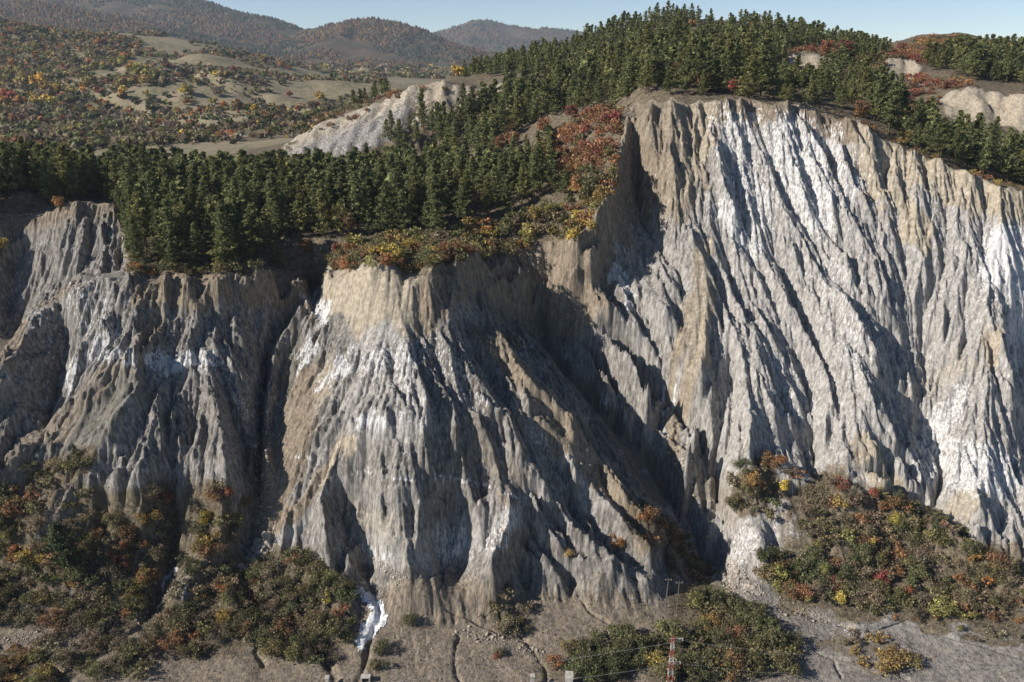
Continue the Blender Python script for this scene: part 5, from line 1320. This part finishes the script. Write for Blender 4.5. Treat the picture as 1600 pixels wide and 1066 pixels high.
for poly, n, r in RV:
    m = np.where(inpoly(candu, candv, poly) & (FY.ravel() < 150))[0]
    if len(m) == 0: continue
    for i in rb.choice(m, n):
        s = r * rb.lognormal(0, .5); q = oc * s * rb.uniform(.6, 1.3, (6, 3)) + np.array([FX.ravel()[i] + rb.uniform(-.1, .1), FY.ravel()[i], FZ.ravel()[i] + s * .3])
        V.append(q); F.append(np.array(of) + o_); o_ += 6
me = tris_mesh('rubble', np.concatenate(V), np.concatenate(F), None, M_STONE)
ro_ = bpy.data.objects.new('rubble', me); COL.objects.link(ro_); ro_['kind'] = 'stuff'; ro_['label'] = 'loose rubble and small stones lying in the gullies and fans'; ro_['category'] = 'rubble'

# salt crust running down beside the mound: white sheet over the streambed
M_SALT = plain('salt_crust', (.34, .35, .35), (.74, .76, .78), 2.2, .6, .06)
def drape(name, poly, lift, mat, cut=.45):
    """a sheet that follows the ground inside an outline, with a ragged edge"""
    d = np.minimum.reduce([dist_line(pu, pv, [poly[i], poly[(i + 1) % len(poly)]], 1) for i in range(len(poly))])
    ins = inpoly(pu.ravel(), pv.ravel(), poly).reshape(pu.shape) & (FY < 140)
    sd = np.where(ins, d, -d) + (fbm(FX / .8, FY / .8, 3, 6) - .5) * (13 if lift > .1 else 7)
    k = (sd > 0) & (FY < 140)
    q = k[:-1, :-1] & k[1:, :-1] & k[:-1, 1:] & k[1:, 1:]
    # keep only the largest connected sheet
    left = q.copy(); best_ = None
    while left.any():
        j0, i0 = np.argwhere(left)[0]; reg = np.zeros_like(q); stack = [(j0, i0)]; reg[j0, i0] = True
        while stack:
            j, i = stack.pop()
            for b_, a_ in ((j + 1, i), (j - 1, i), (j, i + 1), (j, i - 1)):
                if 0 <= b_ < q.shape[0] and 0 <= a_ < q.shape[1] and left[b_, a_] and not reg[b_, a_]:
                    reg[b_, a_] = True; stack.append((b_, a_))
        left &= ~reg
        if best_ is None or reg.sum() > best_.sum(): best_ = reg
    q = best_
    idx = np.arange(FX.size).reshape(FX.shape); F4 = np.stack([idx[:-1, :-1], idx[:-1, 1:], idx[1:, 1:], idx[1:, :-1]], -1)[q]
    used = np.zeros(FX.size, bool); used[F4.ravel()] = True; rm = np.cumsum(used) - 1
    V = np.stack([FX.ravel(), FY.ravel(), FZ.ravel() + lift * (.4 + fbm(FX / .5, FY / .5, 3, 1).ravel())], 1)[used]
    F4 = rm[F4]; T3 = np.concatenate([F4[:, :3], F4[:, [0, 2, 3]]])
    me = tris_mesh(name, V, T3, None, mat); o = bpy.data.objects.new(name, me); COL.objects.link(o); return o
for poly in ([(548,914),(566,918),(585,930),(602,944),(608,955),(604,968),(596,982),(586,992),(578,1004),(572,1018),(562,1016),(556,1004),(560,988),(566,974),(576,964),(580,954),(568,942),(556,930)],):
    s_ = drape('salt_flow', poly, .12, M_SALT); tag(s_, 'white salt crust flowing down a gully at the foot of the slope', 'salt flow')
for poly, lab in (([(262,893),(282,880),(286,886),(262,905),(254,932),(240,950),(226,968),(216,982),(210,979),(222,964),(236,946),(250,926),(255,905)], 'thin white salt ribbon in the dry streambed at the lower left'),
                  ([(1300,972),(1330,978),(1355,992),(1362,1000),(1350,999),(1325,988),(1298,976)], 'thin white salt ribbon in the wash on the grey flats')):
    s_ = drape('salt_ribbon', poly, .06, M_SALT); tag(s_, lab, 'salt flow')

# concrete pieces at the track below
M_CONC = plain('weathered_concrete', (.30, .28, .25), (.52, .49, .44), 2.5, .9, .03)
def pillar(u, v, w, d, h, lab, cap=True):
    x, y, z = place(u, v); r = empty('concrete_pillar', (x, y, z), rb.uniform(-.1, .1))
    V, F = box(-w / 2, w / 2, -d / 2, d / 2, -.6, h * .86); mesh_obj('shaft', V, F, M_CONC, r)
    V, F = box(-w / 2 - .06, w / 2 + .06, -d / 2 - .06, d / 2 + .06, h * .86, h); mesh_obj('cap', V, F, M_CONC, r)
    tag(r, lab, 'pillar'); return r
pillar(512, 1070, .5, .5, 1.3, 'small concrete pillar at the bottom edge left of the gully mouth')
pillar(832, 1074, .5, .5, 1.7, 'thin concrete pillar at the bottom edge below the central fan')
pillar(889, 1071, 1.0, 1.3, 1.8, 'largest concrete block by the thicket at the bottom edge')
x, y, z = place(572, 1068); r = empty('culvert', (x, y, z)); r.scale = (.6, .6, .6); r['label'] = 'concrete culvert mouth with dark opening below the salt gully'; r['category'] = 'culvert'
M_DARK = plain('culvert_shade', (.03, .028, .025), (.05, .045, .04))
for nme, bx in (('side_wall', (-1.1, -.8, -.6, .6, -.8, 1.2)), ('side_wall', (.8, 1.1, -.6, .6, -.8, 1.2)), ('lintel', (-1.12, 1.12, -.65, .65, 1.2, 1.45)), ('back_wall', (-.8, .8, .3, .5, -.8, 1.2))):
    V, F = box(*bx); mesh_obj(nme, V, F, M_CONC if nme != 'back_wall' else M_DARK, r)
x, y, z = place(75, 1072); r = empty('marker_stone', (x, y, z), .3)
V, F = box(-.3, .3, -.2, .2, -.3, .65); mesh_obj('stone', V, F, plain('white_paint', (.7, .7, .7), (.8, .8, .78)), r)
V, F = box(-.36, .36, -.26, .26, .65, .75); mesh_obj('cap', V, F, M_CONC, r); tag(r, 'white painted marker stone at the bottom edge beside the dark ditch', 'marker stone')
# track along the bottom edge
M_TRACK = plain('pale_gravel', (.32, .30, .27), (.50, .47, .42), 6, .95, .02)
tx = np.linspace(-80, 80, 200); rows = []
for f in np.linspace(0, 1, 6):
    yy = 92.2 - 4.4 * f + .25 * np.sin(tx / 9) + .2 * np.sin(tx / 3.1) * (f in (0, 1)); rows.append(np.stack([tx, yy, fine(tx, yy) + .07], 1))
zs = np.max([r_[:, 2] for r_ in rows], 0); zs = np.convolve(np.pad(zs, 8, mode='edge'), np.ones(17) / 17, 'valid') + .1
Vt = np.concatenate([np.stack([r_[:, 0], r_[:, 1], np.maximum(r_[:, 2], zs)], 1) for r_ in rows]); Ft = [(i * 200 + j, (i + 1) * 200 + j, (i + 1) * 200 + j + 1, i * 200 + j + 1) for i in range(5) for j in range(199)]
trk = mesh_obj('gravel_track', Vt, [f[::-1] for f in Ft], M_TRACK); trk['kind'] = 'structure'

# poles and snags
M_WOOD = plain('grey_pole_wood', (.11, .095, .08), (.19, .17, .145), 8)
def pole(u, vb, vt, lab, lean=0, cross=True, name='utility_pole', r0=.08):
    x, y, z = place(u, vb); _, _, zt = W(u, vt, y); h = float(zt) - z
    r = empty(name, (x, y, z)); V, T = stick((0, 0, -.5), (lean, 0, h), r0, r0 * .6, 8); mesh_obj('shaft', V, T, M_WOOD, r)
    if cross:
        V, T = stick((lean * .93 - .55, 0, h * .93), (lean * .93 + .55, 0, h * .93), .05, .05, 4); mesh_obj('crossarm', V, T, M_WOOD, r)
        for dx in (-.45, .45):
            V, T = stick((lean * .93 + dx, 0, h * .93), (lean * .93 + dx, 0, h * .93 + .22), .05, .03, 6); mesh_obj('insulator', V, T, M_CONC, r)
    else:
        for k in range(5):
            f = .35 + .12 * k; V, T = stick((lean * f, 0, h * f), (lean * f + (.5 if k % 2 else -.5), .2, h * f + .5), .035, .012, 4); mesh_obj('branch', V, T, M_WOOD, r)
    tag(r, lab, 'pole' if cross else 'dead tree'); return r
pole(1039, 951, 903, 'left pole of the pair above the pylon thicket', .25)
pole(1057, 955, 908, 'right pole of the pair above the pylon thicket', .1)
pole(746, 966, 922, 'thin bare snag at the foot of the pale pyramid', .05, False, 'dead_snag', .06)
pole(1351, 990, 944, 'leaning grey snag beside the wash on the grey flats', .3, False, 'dead_snag', .09)
pole(420, 212, 190, 'slender utility pole on the far hillside right of the hut', 0, True, 'utility_pole', .16)
pole(357, 216, 190, 'slender utility pole on the far hillside left of the hut', 0, True, 'utility_pole', .16)
# hut on the hillside
x, y, z = place(372, 216, 420); r = empty('farm_hut', (x, y, z), .3); r.scale = (.6, .6, .6); tag(r, 'tiny white hut with a dull roof low on the far hillside', 'hut')
M_WALL = plain('whitewash', (.6, .58, .54), (.75, .73, .70)); M_RUST = plain('rusty_sheet', (.20, .09, .05), (.30, .15, .09))
V, F = box(-3, 3, -2, 2, -1, 2.6); mesh_obj('wall', V, F, M_WALL, r)
mesh_obj('roof', [(-3.3, -2.4, 2.5), (3.3, -2.4, 2.5), (3.3, 2.4, 2.5), (-3.3, 2.4, 2.5), (-3.3, 0, 4.2), (3.3, 0, 4.2)], [(0, 1, 5, 4), (3, 4, 5, 2), (0, 4, 3), (1, 2, 5), (0, 3, 2, 1)], M_CONC, r)
V, F = box(-.5, .5, -2.05, -2.0, -.2, 1.9); mesh_obj('door', V, F, M_DARK, r)
M_ROOF = plain('brown_roof_tiles', (.10, .07, .055), (.17, .12, .10))
# village in the far valley
for i, (u, v) in enumerate([(610,103),(622,101),(633,104),(645,101),(598,106),(655,105),(628,108)]):
    p = place(u, v, 1200, 2000)
    if not p:
        D_ = np.arange(1900, 2600, 5.); a_, b_, c_ = W(np.full_like(D_, u), np.full_like(D_, v), D_); g_ = mount_z(a_, b_); k_ = np.argmax(c_ <= g_)
        if c_[k_] > g_[k_]: continue
        p = (a_[k_], D_[k_], g_[k_])
    r = empty('village_house', p, rb.uniform(0, 3)); s = .9
    V, F = box(-5 * s, 5 * s, -4 * s, 4 * s, -2, 4 * s); mesh_obj('wall', V, F, M_WALL, r)
    mesh_obj('roof', np.array([(-5.4, -4.5, 4), (5.4, -4.5, 4), (5.4, 4.5, 4), (-5.4, 4.5, 4), (-5.4, 0, 7), (5.4, 0, 7)]) * s, [(0, 1, 5, 4), (3, 4, 5, 2), (0, 4, 3), (1, 2, 5), (0, 3, 2, 1)], M_ROOF, r)
    tag(r, 'tiny pale house of the village in the far valley', 'house', 'houses of the far village')
# red and white lattice pylon at the bottom of the picture, its foot below the frame
M_RED = plain('red_paint', (.24, .05, .04), (.32, .08, .06), 6, .6); M_WHT = plain('white_mast_paint', (.38, .36, .34), (.5, .48, .45), 6, .6)
px_, py_, pz_ = W(1052, 995, 91.0); pz_ = float(pz_); gz = float(fine(px_, 91.0)); Hm = pz_ - gz
pyl = empty('lattice_pylon', (float(px_), 91.0, gz)); tag(pyl, 'red and white lattice pylon in front of the lower thicket', 'pylon')
nseg = 10
def hw(t): return .42 * (1 - t) + .16 * t
for i in range(nseg):
    t0, t1 = i / nseg, (i + 1) / nseg; z0, z1 = Hm * t0, Hm * t1; a, b = hw(t0), hw(t1); P = []
    cs = [(-1, -1), (1, -1), (1, 1), (-1, 1)]
    for (p, q) in cs: P.append(stick((p * a, q * a, z0), (p * b, q * b, z1), .035, .035, 4))
    for k in range(4):
        (p, q), (p2, q2) = cs[k], cs[(k + 1) % 4]
        P.append(stick((p * a, q * a, z0), (p2 * b, q2 * b, z1), .02, .02, 3)); P.append(stick((p2 * a, q2 * a, z0), (p * b, q * b, z1), .02, .02, 3)); P.append(stick((p * b, q * b, z1), (p2 * b, q2 * b, z1), .02, .02, 3))
    V, T = cat(P); mesh_obj('lattice_section', V, T, M_RED if i % 2 else M_WHT, pyl)
for zf, L in ((.97, 1.3), (.62, 1.2)):
    V, T = cat([stick((-L * .35, 0, Hm * zf), (L, 0, Hm * zf + .1), .05, .04, 4), stick((0, 0, Hm * zf - .5), (L, 0, Hm * zf + .1), .03, .03, 4)]); mesh_obj('crossarm', V, T, M_WHT, pyl)
    V, T = stick((L, 0, Hm * zf + .1), (L, 0, Hm * zf - .35), .07, .05, 6); mesh_obj('insulator', V, T, M_WHT, pyl)
M_WIRE = plain('aluminium_wire', (.45, .45, .45), (.6, .6, .6), 3, .4, 0, .6)
def wire(p, q, sag, lab):
    P = []; n = 24; pts = [np.array(p) * (1 - t) + np.array(q) * t - np.array([0, 0, sag * 4 * t * (1 - t)]) for t in np.linspace(0, 1, n)]
    for a, b in zip(pts[:-1], pts[1:]): P.append(stick(a, b, .012, .012, 3))
    V, T = cat(P); o = mesh_obj('power_cable', V, T, M_WIRE); tag(o, lab, 'cable', 'cables of the pylon')
X0 = float(px_)
wire((X0 + 1.3, 91, gz + Hm * .97 - .3), (X0 - 90, 84, gz + Hm * .55), 2.5, 'upper power cable running left from the pylon top')
wire((X0 + 1.2, 91, gz + Hm * .62 - .3), (X0 - 90, 84, gz + Hm * .30), 2.0, 'lower power cable running left from the pylon crossarm')
wire((X0 + 1.3, 91, gz + Hm * .97 - .3), (X0 + 80, 88, gz + Hm * .85), 2.5, 'upper power cable running right from the pylon top')
wire((X0 + 1.2, 91, gz + Hm * .62 - .3), (X0 + 80, 88, gz + Hm * .5), 2.0, 'lower power cable running right from the pylon crossarm')
print('things', time.time() - T0)
# ---------------------------------------------------------------- thin air over the far valley
hz = bpy.data.meshes.new('haze')
V, F = box(-5600, 3400, -40, 6900, -175, 560)
hz.from_pydata([tuple(p) for p in V], [], F); hz.update()
mh = bpy.data.materials.new('haze'); mh.use_nodes = True; nt = mh.node_tree; nt.nodes.clear()
o_ = nt.nodes.new('ShaderNodeOutputMaterial'); pv_ = nt.nodes.new('ShaderNodeVolumePrincipled')
pv_.inputs['Color'].default_value = (.72, .84, 1.0, 1); pv_.inputs['Density'].default_value = 6.5e-5; pv_.inputs['Anisotropy'].default_value = 0.0
nt.links.new(pv_.outputs[0], o_.inputs['Volume'])
hz.materials.append(mh)
ho = bpy.data.objects.new('haze', hz); COL.objects.link(ho); ho['kind'] = 'stuff'; ho.display_type = 'WIRE'
# ---------------------------------------------------------------- same words, different places: say which is which
from collections import defaultdict
by = defaultdict(list)
for o in bpy.data.objects:
    if o.parent is None and 'label' in o and o.get('kind') is None and 'group' in o: by[o['label']].append(o)
ORD = ['leftmost', 'second from the left', 'third from the left', 'fourth from the left', 'fifth from the left', 'sixth from the left', 'seventh from the left']
for lab, L in by.items():
    if len(L) < 2 or len(L) > 7: continue
    L.sort(key=lambda o: UV(o.location.x, o.location.y, o.location.z)[0])
    n = len(L); words = ['left one', 'right one'] if n == 2 else ['left one', 'middle one', 'right one'] if n == 3 else ORD[:n - 1] + ['rightmost']
    for o, w in zip(L, words):
        t = f'{lab}, {w}'
        if len(t.replace(',', '').split()) <= 16: o['label'] = t
        else: o['label'] = f'{w.split()[0]} {lab}' if len(lab.split()) < 16 else lab
_t = sum(len(m.polygons) * (2 if m.name in ('badland_slope','wooded_hill','mountain','grassy_hillside') else 1) for m in bpy.data.meshes)
print('objects', len(bpy.data.objects), 'tris', _t, time.time() - T0)
